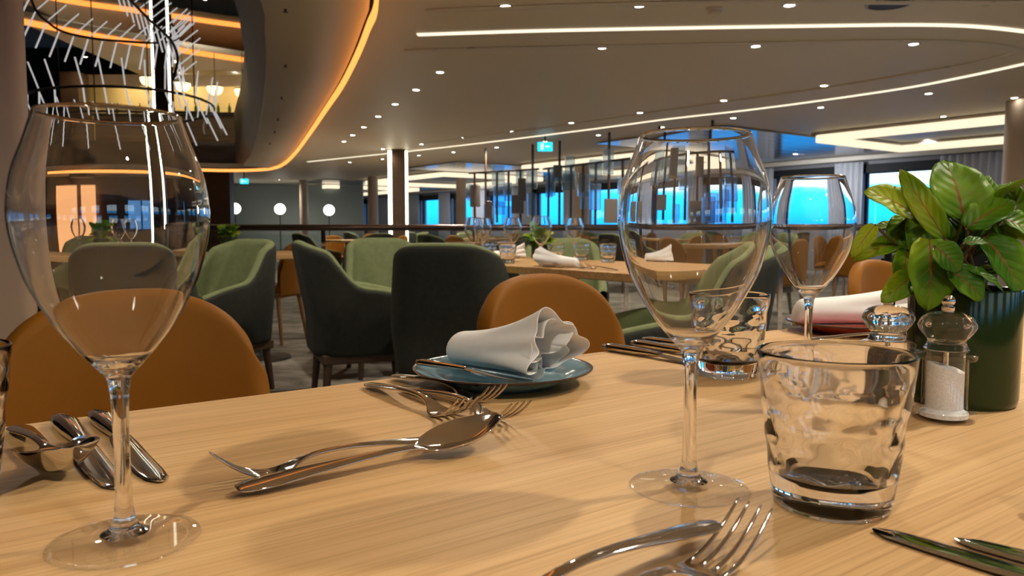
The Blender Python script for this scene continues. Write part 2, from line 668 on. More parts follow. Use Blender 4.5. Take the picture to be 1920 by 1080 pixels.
M['wall_dark'] = noisy('dusky_wall', [(.3, (.26, .26, .29)), (.7, (.30, .30, .33))], ns=1, rough=.6)
wall_with_windows('wall_right', 0, T0, T1, WIN_T, WW, WZ0, WZ1, lambda t, z, d: room(S1 + d, t, z), M['wall_dark'])
WIN_S = [-9, -6.4, -3.8, -1.2, 1.4, 4.0, 6.6, 9.2, 11.8]
wall_with_windows('wall_back', 0, S0, S1, WIN_S, 1.5, WZ0, WZ1, lambda s, z, d: room(s, T0 - d, z), M['wall_dark'])
for nm, s0, t0, s1, t1, m in (('wall_far', S0, T1, S1, T1, 'teal_wall'), ('wall_left', S0, T0, S0, T1, 'brown_wall')):
    a, q = room(s0, t0), room(s1, t1)
    mb = MB()
    mb.v = [tuple(a), tuple(q), (q.x, q.y, CH), (a.x, a.y, CH)]
    mb.f = [(0, 1, 2, 3)]
    struct(mb.build(nm, M[m], smooth=0, solid=.1, offset=0))

for i, t in enumerate(WIN_T):
    w = empty('window_%d' % (i + 1), room(S1 + .12, t, 0), TA)
    struct(w)
    h = WZ1 - WZ0
    fr = MB()
    for (y, z, sy, sz) in ((-WW / 2 + .025, (WZ0 + WZ1) / 2, .05, h), (WW / 2 - .025, (WZ0 + WZ1) / 2, .05, h), (0, WZ0 + .025, WW, .05), (0, WZ1 - .025, WW, .05)):
        fr.box((0, y, z), (.06, sy, sz))
    fr.build('frame', M['black'], w, smooth=0)
    MB().box((.0, 0, (WZ0 + WZ1) / 2), (.008, WW - .02, h - .02)).build('pane', M['pane'], w, smooth=0)
    if t > 3:
        bl = tag(MB().box((0, 0, 0), (.03, WW + .1, .17)).build('roller_blind', M['black'], smooth=0, loc=room(S1 - .03, t, WZ1 + .05), rotz=TA), 'black rolled blind cassette above a bright blue window', 'blind', 'blind cassettes above the blue windows')
for i, s in enumerate(WIN_S):
    w = empty('window_%d' % (i + 40), room(s, T0 - .12, 0), TA)
    struct(w)
    h = WZ1 - WZ0
    fr = MB()
    for (y, z, sy, sz) in ((-.725, (WZ0 + WZ1) / 2, .05, h), (.725, (WZ0 + WZ1) / 2, .05, h), (0, WZ0 + .025, 1.5, .05), (0, WZ1 - .025, 1.5, .05), (0, (WZ0 + WZ1) / 2, .035, h)):
        fr.box((y, 0, z), (sy, .06, sz))
    fr.build('frame', M['black'], w, smooth=0)
    MB().box((0, 0, (WZ0 + WZ1) / 2), (1.48, .008, h - .02)).build('pane', M['pane'], w, smooth=0)

# cornice along the window wall
cr = MB().box((0, 0, 0), (.18, T1 - 2, .1))
struct(cr.build('trim_3', M['ceiling_light'], smooth=0, bevel=.02, loc=room(S1 - .12, (T1 + 2) / 2, CH - .06), rotz=TA))

# curtains between the windows
cg = 'grey curtains between the blue windows'
for i, (a, q) in enumerate(zip(WIN_T[4:], WIN_T[5:])):
    lo, hi = a + WW / 2 - .06, q - WW / 2 + .06
    n = 40
    rws = []
    for z in (.12, 1.2, CH - .13):
        rws.append([(-.05 + .03 * math.sin(k / n * (hi - lo) * 48), (k / n - .5) * (hi - lo), z) for k in range(n + 1)])
    c = MB().rows(rws).build('curtain', M['curtain'], smooth=180, solid=.006, loc=room(S1 - .08, (lo + hi) / 2, 0), rotz=TA)
    tag(c, 'grey pleated curtain hanging between two bright blue windows', 'curtain', cg)

# satin metal ceiling field near the windows
for lo_, hi_ in ((7.25, 9.95), (14.45, 16.75), (21.75, 23.75)):
    mc = MB().box((0, 0, 0), (5.2, hi_ - lo_, .02))
    struct(mc.build('ceiling_panel', M['metal_ceiling'], smooth=0, loc=room(11.6, (lo_ + hi_) / 2, CH - .02), rotz=TA))

# ------------------------------------------------------------------ atrium shell and upper decks
for i, (x0, y0, x1, y1) in enumerate(((-.3, -1.2, -.3, 29), (-.3, 29, -19, 29), (-19, 29, -19, -1.2), (-19, -1.2, -.3, -1.2))):
    mb = MB()
    mb.v = [(x0, y0, CH + .02), (x1, y1, CH + .02), (x1, y1, 7.6), (x0, y0, 7.6)]
    mb.f = [(0, 1, 2, 3)]
    struct(mb.build('wall_atrium_%s' % ('right', 'far', 'left', 'near')[i], M['navy_wall'], smooth=0))
rf = MB().box((-9.6, 14, 7.6), (19, 31, .05))
struct(rf.build('ceiling_atrium', M['ceiling'], smooth=0))


def deck(name, pts_px, z, strip_label, depth=9.0):
    pts = [at_z(u, v, z) for u, v in pts_px]
    pts = smoothcurve(pts, 6)
    back = [Vector((p.x - .2, p.y + depth, z)) for p in pts]
    d = MB().rows([[p + Vector((0, 0, .02)) for p in pts], [p + Vector((0, 0, .02)) for p in back]])
    struct(d.build(name, M['ceiling'], smooth=60, solid=.2, offset=1))
    s = MB().rows([[p + Vector((0, -.005, .06)) for p in pts], [p + Vector((0, -.005, -.06)) for p in pts]])
    o = s.build('orange_light_strip', M['led_orange'], smooth=60, solid=.02, offset=0)
    tag(o, strip_label, 'light strip')
    return pts


deck('ceiling_deck_upper', [(20, 36), (65, 45), (130, 58), (200, 71), (330, 93), (460, 113), (600, 132)], 5.2, 'lower of two orange light strips high inside the ceiling opening')
deck('ceiling_deck_top', [(-40, -32), (130, 2), (240, 18), (330, 31), (450, 48), (600, 64)], 6.3, 'upper of two orange light strips high inside the ceiling opening')

# far balcony front above the lower orange line
bc = smoothcurve([at_z(u, v, ZS) + Vector((0, .12, 0)) for u, v in [(530, 312), (505, 316), (470, 318.5), (420, 319), (370, 318), (250, 317), (60, 316)]], 6)
bf = empty('balcony_front', bc[len(bc) // 2].copy(), 0, 'dark brown balcony front with glass top inside the ceiling opening', 'balcony')
o0 = bf.location
MB().rows([[p - o0 + Vector((0, 0, z)) for p in bc] for z in (.0, .62)]).build('panel', M['bronze'], bf, smooth=60, solid=.06)
MB().rows([[p - o0 + Vector((0, 0, z)) for p in bc] for z in (.64, 1.25)]).build('glass_panel', M['glass_panel'], bf, smooth=60, solid=.012)
MB().tube([p - o0 + Vector((0, 0, 1.28)) for p in bc], .03, 8).build('handrail', M['rail_metal'], bf)
# back of the upper bar: amber lit wall, dark shelving, bottles, lintel
aw = MB().box((-9.6, 22.6, 4.25), (5.6, .1, 1.55))
struct(aw.build('wall_amber', M['amber_wall'], smooth=0))
sh = empty('bar_cabinet', (-8.9, 21.9, 2.45), 0, 'dark back bar cabinet below the amber wall on the upper deck', 'cabinet')
MB().box((0, 0, .8), (5.4, .5, 1.6)).build('body', M['dark_wood'], sh, smooth=0)
MB().box((0, -.02, 1.62), (5.5, .6, .05)).build('counter', M['dark_metal'], sh, smooth=0)
bo = MB().lathe([(0, 0), (.04, 0), (.042, .18), (.015, .24), (.013, .3), (0, .3)], 12).build('bottle', M['bottle'])
tag(bo, '', 'bottle')
for k in range(16):
    put(bo, (-11.2 + k * .31 + random.uniform(-.05, .05), 21.75, 4.097), 0, 'dark bottle standing on the bar cabinet of the upper deck', 'bottles on the upper deck bar')
li = MB().box((-9.4, 21.4, 4.95), (5.4, .12, .3))
struct(li.build('trim_4', M['ceiling'], smooth=0))
struct(MB().box((-13.6, 18.6, 3.9), (3.4, .2, 3.0)).build('wall_navy', M['navy_wall'], smooth=0))
struct(MB().box((-11.25, 20.2, 3.6), (.5, .5, 2.6)).build('trim_5', M['dark_wood'], smooth=0))
# warm lamps on the amber wall
for k, (u, v) in enumerate(((278, 150), (342, 160), (403, 167), (455, 172))):
    p = at_y(u, v, 19.2)
    pl = empty('pendant_lamp', p, 0, ('pale yellow bowl pendant, first of four from the pillar', 'pale yellow bowl pendant behind the lit column, second of four', 'pale yellow bowl pendant, third of four on the upper deck', 'pale yellow bowl pendant beside the brown fascia, last of four')[k], 'pendant lamp', 'yellow pendants on the upper deck')
    MB().lathe([(0, -.15), (.07, -.14), (.14, -.1), (.18, -.03), (.19, .02), (.185, .05), (0, .05)], 24).build('shade', M['pendant'], pl)
    MB().lathe([(0, .05), (.19, .05), (.19, .075), (.02, .09), (.008, .12), (.008, 5.2 - p.z), (0, 5.2 - p.z)], 16).build('stem', M['dark_metal'], pl)
# columns with lit edges
def lit_column(u, d, w, z1, label, lw=.07):
    c = at_y(u, 430, d)
    r = empty('lit_column', (c.x, d, 0), 0, label, 'column')
    MB().box((0, 0, z1 / 2), (w, w, z1 - .01)).build('shaft', M['dark_wood'], r, smooth=0, bevel=.01)
    for sx, q in ((-1, lw), (1, lw * .6)):
        MB().box((sx * (w / 2 + q / 2), -w / 2 + .03, z1 / 2), (q, .06, z1 - .06)).build('light_strip', M['led_white'], r, smooth=0, bevel=.01)
    return r


lit_column(750, 14.6, .25, CH, 'dark column with white light strips on both edges behind the railing')
lit_column(317, 14.6, .25, 6.9, 'dark column with white light edges rising through the ceiling opening', .045)

# lower level beyond the opening: brown wall, wood panels with their orange light as emission, blue windows
struct(MB().box((-12.2, 21.0, 1.19), (8.8, .15, 2.36)).build('wall_brown', M['brown_wall'], smooth=0))
struct(MB().box((-7.4, 19.6, 1.19), (.7, .3, 2.36)).build('trim_6', M['dark_wood'], smooth=0))
for k, (u, w) in enumerate(((98, .3), (122, .34), (160, .42))):
    c = at_y(u, 380, 20.8)
    tag(MB().box((0, 0, 0), (w, .06, 1.95)).build('orange_lit_panel', M['panel_orange'], smooth=0, loc=(c.x, 20.8, 1.15)), ('narrow orange lit wood wall panel next to the pillar', 'orange lit wood wall panel between two others on brown wall', 'widest orange lit wood wall panel on the brown wall')[k], 'wall panel')
for k, u in enumerate((258, 288, 392)):
    c = at_y(u, 400, 20.85)
    w = empty('window_%d' % (70 + k), (c.x, 20.85, 0))
    struct(w)
    MB().box((0, 0, 1.3), (.36, .05, .8)).build('pane', emitter('dusk_window_%d' % k, (.12, .3, .62), .6), w, smooth=0)

# globe lamps along the teal wall
for k, (u, v) in enumerate(((441, 391), (525, 392), (617, 394))):
    p = at_y(u, v, 24.0)
    g = empty('globe_lamp', (p.x, p.y, 0), 0, ('glowing white globe lamp by the dark wall end', 'glowing white globe lamp, middle one along teal wall', 'glowing white globe lamp closest to the beige columns')[k], 'lamp', 'globe lamps along the teal wall')
    sp = MB().lathe([(.165 * math.sin(PI * i / 12), -.165 * math.cos(PI * i / 12)) for i in range(13)], 24, (0, 0, p.z)).build('globe', M['globe'], g)
    MB().lathe([(0, 0), (.16, 0), (.16, .02), (.018, .03), (.018, p.z - .16), (0, p.z - .16)], 16).build('stand', M['dark_metal'], g)
struct(MB().box((-11.5, 25.6, 1.19), (13.2, .15, 2.36), 0.0).build('wall_teal', M['teal_wall'], smooth=0))

# round columns
def column(u, d, w, label, m='beige_col'):
    c = at_y(u, 430, d)
    r = w * d / F / 2
    o = MB().lathe([(0, 0), (r, 0), (r, CH - .002), (0, CH - .002)], 32).build('column', M[m], loc=(c.x, d, 0))
    tag(o, label, 'column', None)


column(571, 23.5, 16, 'slim beige column in front of the teal wall between globe lamps')
column(700, 22, 19, 'beige column just beside the dark column with light strips')
column(865, 21, 19, 'beige column at the edge of the hanging rod screen')
column(1090, 17.5, 30, 'taupe column among the hanging rod screens')
column(1945, 9.0, 120, 'broad beige column behind the potted plant')
# near taupe pillar
pc = at_y(65, 300, 2.35)
pil = MB()
rr, hw = .06, .42
sec = []
for cx, cy, a0 in ((hw - rr, hw - rr, 0), (-hw + rr, hw - rr, 90), (-hw + rr, -hw + rr, 180), (hw - rr, -hw + rr, 270)):
    for k in range(7):
        a = math.radians(a0 + 15 * k)
        sec.append((cx + rr * math.cos(a), cy + rr * math.sin(a)))
pil.rows([[(x, y, z) for x, y in sec] for z in (0, CH - .002)], closed=True, cap0=True, cap1=True)
pil.v = [(x * CA - y * SA, x * SA + y * CA, z) for x, y, z in pil.v]
py = 2.9
px = -2.2
for _ in range(30):      # slide it sideways until its outline meets the sight line of its edge
    q = max((px + x) / (py + y) for x, y, z in pil.v)
    px += ((66 - 960) / F - q) * py
tag(pil.build('pillar', M['pillar'], smooth=40, loc=(px, py, 0)), 'wide taupe pillar behind the big wine glass', 'pillar')

# ------------------------------------------------------------------ ceiling lights
downs = [(948, 11), (1199, 10), (1480, 9), (1855, 5), (886, 91), (1129, 89), (1417, 86), (1713, 82), (825, 135), (780, 168), (741, 195), (709, 218), (682, 238), (661, 253), (645, 265),
         (1782, 126), (1545, 160), (1357, 188), (1200, 211), (1071, 230), (961, 246), (870, 258), (790, 270), (718, 279), (1741, 175), (1539, 201), (1375, 221), (1241, 238), (1122, 253), (1022, 265), (931, 276), (850, 285), (785, 291), (717, 298), (656, 304), (1902, 183), (1769, 218), (1611, 298), (1630, 300)]
dl = empty('downlight', (0, 0, 0), 0, '', 'downlight')
MB().lathe([(.034, .012), (.034, .0), (.048, -.004), (.052, 0), (.052, .004)], 28).build('trim_ring', M['trim'], dl)
MB().lathe([(0, 0), (.034, 0), (.034, .006), (0, .006)], 24).build('lens', M['led_lens'], dl)
DLAB = 'small bright round downlight recessed in the taupe ceiling'
DG = 'recessed downlights in the taupe ceiling'
for u, v in downs:
    p = at_z(u, v, CH)
    put(dl, (p.x, p.y, CH - .005), 0, DLAB, DG)


# table lamps of the same ceiling, above and beside the table (their light falls into view)
free_downs = [at_z(u, v, CH) for u, v in downs]


def spot(x, y, power, color=(1.0, .89, .72), size=166, r=.045, z=None):
    ld = bpy.data.lights.new('downlight_or_fill_beam', 'SPOT')
    ld.energy = power
    ld.color = color
    ld.spot_size = math.radians(size)
    ld.spot_blend = 1.0
    ld.shadow_soft_size = r
    o = bpy.data.objects.new('downlight_or_fill_beam', ld)
    COL.objects.link(o)
    q = F * (CZ - CH) / y + 430 if y > .1 else -999
    if z is None and q > -15 and abs(x / y) < .72 and free_downs:
        # this lamp is one of the downlights already set in the ceiling
        p_ = min(free_downs, key=lambda g: (g.x - x) ** 2 + (g.y - y) ** 2)
        free_downs.remove(p_)
        o.location = (p_.x, p_.y, CH - .03)
    else:
        o.location = (x, y, (z or CH) - .03)
        put(dl, (x, y, (z or CH) - .005), 0, DLAB, DG)
    return o


SPW = 104
spot(1.45, 1.0, SPW * .95)
spot(-1.15, 1.35, SPW * .75)
spot(.55, 2.35, SPW * .5)
spot(-.5, -.8, SPW * .7)  # fill placed behind the camera to brighten the napkin and chair fronts
spot(1.1, -.7, SPW * .45)  # second fill from behind the camera, same purpose
spot(2.9, 2.2, SPW * .8)
spot(2.2, 3.9, SPW * .8)
spot(-.1, 4.3, SPW * .8)
spot(-2.2, 3.6, SPW * .6)
spot(4.6, 5.0, SPW)
spot(-3.6, 20.0, SPW * 1.2)
spot(-7.0, 23.4, SPW * 1.2, z=CH)  # extra lamp and fitting, added to brighten the teal wall
spot(3.2, 8.0, SPW)
spot(1.5, 11.5, SPW)
for s_, t_ in ((12.3, 4.2), (12.3, 8.8), (12.2, 12.4), (12.2, 15.6), (12.0, 19.4), (7.0, 7.0), (7.0, 14.0), (7.5, 19.0), (3.0, 16.0), (6.0, 2.5), (3.6, 6.6), (2.0, 22.0)):
    q_ = room(s_, t_)
    spot(q_.x, q_.y, SPW * .9)
for t_ in (6.5, 9.0, 11.5, 14.5, 18.0, 22.0):  # washers and fittings added to brighten the curtains and window wall
    q_ = room(13.3, t_)
    o_ = spot(q_.x, q_.y, SPW * .8, (.92, .95, 1.0), z=CH - .03)
    o_.rotation_euler = (math.radians(55), 0, TA - PI / 2)
# the decks seen through the ceiling opening
for x_, y_, z_ in ((-10.6, 19.6, 5.1), (-8.6, 20.2, 5.1), (-6.6, 20.8, 5.1), (-9.6, 18.0, 6.2), (-7.2, 18.6, 6.2), (-10.8, 21.65, 5.05), (-9.2, 21.65, 5.05), (-7.6, 21.65, 5.05)):
    o_ = spot(x_, y_, SPW * .55, (1.0, .88, .66), z=z_ + .09)
    if z_ == 5.05:  # these tilted washers are added to brighten the amber wall
        o_.rotation_euler.x = math.radians(45)

# light strips drawn across the ceiling
def ceil_strip(px, w, label):
    pts = smoothcurve([at_z(u, v, CH) for u, v in px], 8)
    c = pts[len(pts) // 2].copy()
    c.z = CH - .006
    rows_ = [[], [], [], []]
    for i, p in enumerate(pts):
        t = (pts[min(i + 1, len(pts) - 1)] - pts[max(i - 1, 0)]).normalized()
        x = Vector((-t.y, t.x, 0))
        q = p - c
        q.z = 0
        for j, (o_, z) in enumerate(((-.5, .005), (-.5, -.004), (.5, -.004), (.5, .005))):
            rows_[j].append(q + x * (w * o_) + Vector((0, 0, z)))
    o = MB().rows(rows_, loop=True).build('ceiling_light_strip', M['led_warm'], smooth=40, loc=c)
    tag(o, label, 'light strip')


ceil_strip([(783, 64), (1000, 57), (1300, 51), (1560, 47), (1700, 45.5), (1800, 47), (1880, 53), (1960, 64), (2010, 78), (2000, 98), (1950, 112), (1880, 128), (1800, 145), (1700, 164), (1545, 187), (1400, 206), (1250, 223), (1100, 243), (900, 268), (750, 285), (577, 303)], .055, 'long cream light strip looping across the taupe ceiling')


def bead(px, name, w=.05):
    pts = smoothcurve([at_z(u, v, CH - .004) for u, v in px], 8)
    struct(MB().tube(pts, w, 6, flat=.2).build(name, M['ceiling_light'], smooth=60))


bead([(760, 96), (900, 92), (1200, 86), (1500, 80), (1720, 77), (1850, 84), (1905, 96), (1870, 108), (1780, 127), (1545, 166), (1300, 200), (1050, 236), (800, 268)], 'trim_7')
bead([(800, 22), (900, 17), (1200, 8), (1500, 4), (1920, 6)], 'trim_8')

# rectangular cove light frames in the metal ceiling
for k, (s0, s1, t0, t1) in enumerate(((10.9, 13.4, 2.0, 7.0), (10.6, 13.4, 10.2, 14.2), (10.2, 13.4, 17.0, 21.5), (10.0, 13.4, 24.0, 29.0))):
    c = room((s0 + s1) / 2, (t0 + t1) / 2, CH - .03)
    lab = ('rectangular cream cove light frame closest to the potted plant', 'rectangular cream cove light frame above the second window group', 'rectangular cream cove light frame above the hanging rod screens', 'rectangular cream cove light frame by the dark lit column')[k]
    g = empty('cove_light', c, TA, lab, 'ceiling light', 'rectangular cove lights')
    a, q = (s1 - s0) / 2, (t1 - t0) / 2
    fr = MB()
    fi = MB()
    for sg in (-1, 1):
        fr.box((sg * a, 0, -.065), (.06, 2 * q, .12))
        fr.box((0, sg * q, -.065), (2 * a, .06, .12))
        fi.box((sg * a, 0, .005), (.12, 2 * q + .12, .03))
        fi.box((0, sg * q, .005), (2 * a + .12, .12, .03))
    fr.build('light_band', M['led_cove'], g, smooth=0, bevel=.02)
    fi.build('surround', M['ceiling_light'], g, smooth=0)

# ceiling fittings
p = at_z(1340, 16, CH)
sd = empty('smoke_detector', (p.x, p.y, CH), 0, 'small white round smoke detector on the taupe ceiling', 'smoke detector')
MB().lathe([(0, -.001), (.055, -.001), (.055, -.012), (.05, -.016), (0, -.016)], 28).build('base', M['ceiling_light'], sd)
MB().lathe([(0, -.016), (.042, -.016), (.045, -.035), (.03, -.048), (0, -.05)], 28).build('sensor_head', M['ceiling_light'], sd)
p = at_z(1668, 6, CH)
spk = empty('ceiling_speaker', (p.x, p.y, CH), 0, 'dark round speaker grille in the taupe ceiling', 'speaker')
MB().lathe([(.13, -.001), (.15, -.001), (.15, -.008), (.13, -.01)], 40, closed=True).build('rim', M['trim'], spk)
MB().lathe([(0, -.002), (.13, -.002), (.13, -.006), (0, -.009)], 40).build('grille', M['dark_metal'], spk)
for k, (u, v) in enumerate(((535, 15), (535, 120), (528, 181), (521, 222), (515, 246), (506, 268))):
    p = at_z(u, v, 2.2)
    sk = empty('sprinkler', (p.x, p.y, p.z + .006), 0, 'tiny dark sprinkler head in the orange lit soffit', 'sprinkler', 'sprinkler heads in the soffit')
    MB().lathe([(0, 0), (.022, 0), (.02, -.006), (.008, -.008), (.008, -.028), (0, -.028)], 14).build('body', M['dark_metal'], sk)
    MB().lathe([(0, -.028), (.016, -.028), (.016, -.031), (0, -.031)], 14).build('deflector', M['dark_metal'], sk)

# exit signs
for u, v, d, w, lab in ((1022, 275, 12.5, .24, 'glowing turquoise exit sign hanging below the metal ceiling'), (458, 340, 18.8, .2, 'small glowing turquoise exit sign under the orange light edge')):
    c = at_y(u, v, d)
    ex = empty('exit_sign', c, 0, lab, 'sign')
    MB().box((0, 0, 0), (w, .04, w * .6)).build('face', M['exit'], ex, smooth=0, bevel=.01)
    mk = MB().box((-w * .2, -.022, 0), (w * .16, .006, w * .4))
    mk.box((w * .16, -.022, 0), (w * .3, .006, w * .08))
    mk.build('pictogram', M['exit_mark'], ex, smooth=0)
    MB().box((0, 0, (CH - c.z) / 2 + w * .15), (.02, .02, CH - c.z - w * .3)).build('hanger', M['dark_metal'], ex, smooth=0)

# ------------------------------------------------------------------ chandelier of rods
def chandelier():
    D = 9.0
    cx = at_y(225, 100, D).x
    root = empty('chandelier', (cx, D, 3.0), 0, 'spiral chandelier of clear rods hanging in the ceiling opening', 'chandelier')
    o = root.location

    def P(u, v, dy=0):
        return at_y(u, v, D + dy) - o
    r1 = smoothcurve([P(40, -60, -.5), P(65, 15, -.4), P(90, 42, -.3), P(120, 60, -.2), P(175, 72, -.1), P(240, 78, 0), P(300, 80, .1), P(335, 70, .5), P(322, 45, .9)], 8)
    r2 = smoothcurve([P(215, -30, .6), P(250, 6, .4), P(275, 32, .2), P(300, 55, 0), P(322, 78, -.2), P(333, 110, -.4), P(325, 150, -.5)], 8)
    r3 = []
    for k in range(65):
        a = 2 * PI * k / 64
        # a tilted ring
        r3.append(P(225, 201) + Vector((1.02 * math.cos(a), .95 * math.sin(a), .05 * math.cos(a) - .06 * math.sin(a))))
    MB().tube(r1, .014, 8).build('rail', M['dark_metal'], root)
    MB().tube(r2, .016, 8).build('rail', M['dark_metal'], root)
    MB().tube(r3[:-1], .014, 8, loop=True).build('rail', M['dark_metal'], root)
    n = 0

    def rod(p, d, L, r=.0085):
        d = d.normalized()
        MB().tube([p + d * .02, p + d * (.02 + L)], r, 8).build('rod', M['rod'], root, smooth=60)
    for i, p in enumerate(resample(r1, 20)):
        t = i / 19
        rod(p, Vector((-.5 + .62 * t, -.15, -1)), .30)
        rod(p, Vector((.75 - .1 * t, .3, .8)), .26, .0065)
    for i, p in enumerate(resample(r2, 15)):
        rod(p, Vector((.32, -.2, -1)), .32)
        rod(p, Vector((.85, .2, .75)), .30, .0065)
    for i in range(30):
        p = r3[int(i * 64 / 30)]
        a = 2 * PI * i / 30
        if i % 2 == 0 or math.sin(a) < .2:
            rod(p, Vector((.25 * math.cos(a) + .22, .3 * math.sin(a), -1)), .30)
        rod(p, Vector((.3 * math.cos(a) - .12, .3 * math.sin(a), 1)), .27, .0075)
    for u, dy in ((113, -.2), (178, 0), (279, .3), (365, .2)):
        b0 = P(u, 195, dy)
        MB().tube([b0, Vector((b0.x, b0.y, 7.55 - o.z))], .007, 6).build('suspension_wire', M['dark_metal'], root)


chandelier()

# ------------------------------------------------------------------ hanging rod screens
def screen(name_label, u0, u1, d0, d1, n, seed):
    rnd = random.Random(seed)
    a = at_y(u0, 430, d0)
    q = at_y(u1, 430, d1)
    root = empty('hanging_screen', (a.x, a.y, 0), 0, name_label, 'screen', 'hanging rod screens')
    MB().tube([Vector((0, 0, 1.955)), q - a + Vector((0, 0, 1.955))], .018, 8).build('top_bar', M['dark_metal'], root)
    for i in range(n):
        p = a.lerp(q, (i + .5) / n) - a
        top = CH - .01 if i % 4 == 1 else 1.95
        low = 1.0 + rnd.uniform(-.03, .05)
        MB().box((p.x, p.y, (top + low) / 2), (.03, .03, top - low), .6).build('rod', M['dark_wood'] if rnd.random() < .7 else M['dark_metal'], root, smooth=0)
        for k in range(rnd.choice((2, 2, 3))):
            h = rnd.uniform(.2, .42)
            z = rnd.uniform(1.1, 2.0)
            MB().box((p.x + rnd.uniform(-.06, .06), p.y - .05, z), (rnd.uniform(.12, .24), .03, h), .2).build('block', M['block'] if rnd.random() < .72 else M['block_dark'], root, smooth=0, bevel=.008)


screen('hanging screen of dark rods and glass blocks beside the beige column', 880, 1010, 14.5, 13.5, 6, 3)
screen('hanging screen of dark rods and glass blocks behind the table with plant', 1018, 1180, 13.5, 11.5, 7, 5)
screen('hanging screen of dark rods and blocks seen through the wine glass', 1200, 1400, 11.5, 10.2, 8, 9)

# ------------------------------------------------------------------ railing
def railing():
    a, q = Vector((-3.0, 6.9, 0)), Vector((5.0, 6.6, 0))
    root = empty('railing', a, 0, 'long bronze handrail with clear glass panels crossing the room', 'railing')
    d = q - a
    MB().tube([(0, 0, .93), d + Vector((0, 0, .93))], .028, 12).build('handrail', M['rail_metal'], root)
    n = 6
    for i in range(n + 1):
        p = d * (i / n)
        MB().box((p.x, p.y, .455), (.04, .012, .91), math.atan2(d.y, d.x)).build('post', M['chrome'], root, smooth=0, bevel=.003)
    for i in range(n):
        p = d * ((i + .5) / n)
        MB().box((p.x, p.y, .48), (d.length / n - .08, .012, .78), math.atan2(d.y, d.x)).build('glass_panel', M['glass_panel'], root, smooth=0)


railing()
# banquette in front of the railing
bq = empty('banquette', (-.75, 6.05, 0), 0, 'dark brown upholstered bench back standing below the handrail', 'bench')
MB().box((0, .12, .33), (1.1, .14, .62)).build('backrest', M['brown_wall'], bq, smooth=40, bevel=.03)
MB().box((0, -.18, .22), (1.1, .5, .42)).build('seat', M['dark_wood'], bq, smooth=40, bevel=.03)

# ------------------------------------------------------------------ the oak table
e0, e1 = at_z(20, 798, TZ), at_z(1160, 655, TZ)
PERP = (-SA) * e1.x + CA * e1.y
PW = 1.0
TL = (-1.0, 2.1)
tb = empty('dining_table', room((TL[0] + TL[1]) / 2, PERP - PW / 2, 0), TA, 'light oak dining table laid for dinner, filling the view', 'table')
MB().box((0, 0, TZ - .015), (TL[1] - TL[0], PW, .03)).build('tabletop', M['oak'], tb, smooth=30, bevel=.003)
for sx in (-1, 1):
    for sy in (-1, 1):
        MB().box((sx * 1.42, sy * .4, .36), (.07, .07, .72)).build('leg', M['leg_wood'], tb, smooth=30, bevel=.006)
    MB().box((sx * 1.42, 0, .685), (.05, .73, .07)).build('rail', M['leg_wood'], tb, smooth=30, bevel=.004)


# ------------------------------------------------------------------ glassware
def wine_glass():
    root = empty('wine_glass', (0, 0, 0), 0, '', 'wine glass')
    pz = [(.0062, .0885), (.0105, .0935), (.0175, .1015), (.0275, .1150), (.0385, .1355), (.0430, .1490), (.0460, .1630), (.0466, .1765), (.0440, .1936), (.0380, .2106), (.0338, .2236)]
    pc_ = smoothcurve([Vector((r, z, 0)) for r, z in pz], 5)
    out_ = [(p.x, p.y) for p in pc_]
    w = .0009
    inn = []
    for i, p in enumerate(pc_):
        t = (pc_[min(i + 1, len(pc_) - 1)] - pc_[max(i - 1, 0)]).normalized()
        k = w + .0042 * max(0, 1 - i / 9.0)
        inn.append((max(.0, p.x - t.y * k), p.y + t.x * k))
    inn = [q for q in inn if q[1] > .0955]
    rim = [(out_[-1][0] - w * .5, out_[-1][1] + w * .5)]
    prof = out_ + rim + inn[::-1] + [(0, inn[0][1] - .001)]
    MB().lathe(prof, 96).build('bowl', M['glass'], root, smooth=180)
    st = smoothcurve([Vector((r, z, 0)) for r, z in [(.0062, .0885), (.0046, .080), (.0041, .066), (.0040, .045), (.0043, .025), (.0052, .015), (.0075, .0085), (.012, .0052)]], 4)
    MB().lathe([(0, .0925), (.004, .0905)] + [(p.x, p.y) for p in st] + [(0, .0045)], 40).build('stem', M['glass'], root, smooth=180)
    ft = [(0, .0043), (.0125, .0048), (.022, .0034), (.031, .0024), (.0368, .0019), (.0380, .0013), (.0368, .0006), (.030, .0004), (0, .0006)]
    MB().lathe(ft, 72).build('foot', M['glass_thin'], root, smooth=180)
    return root


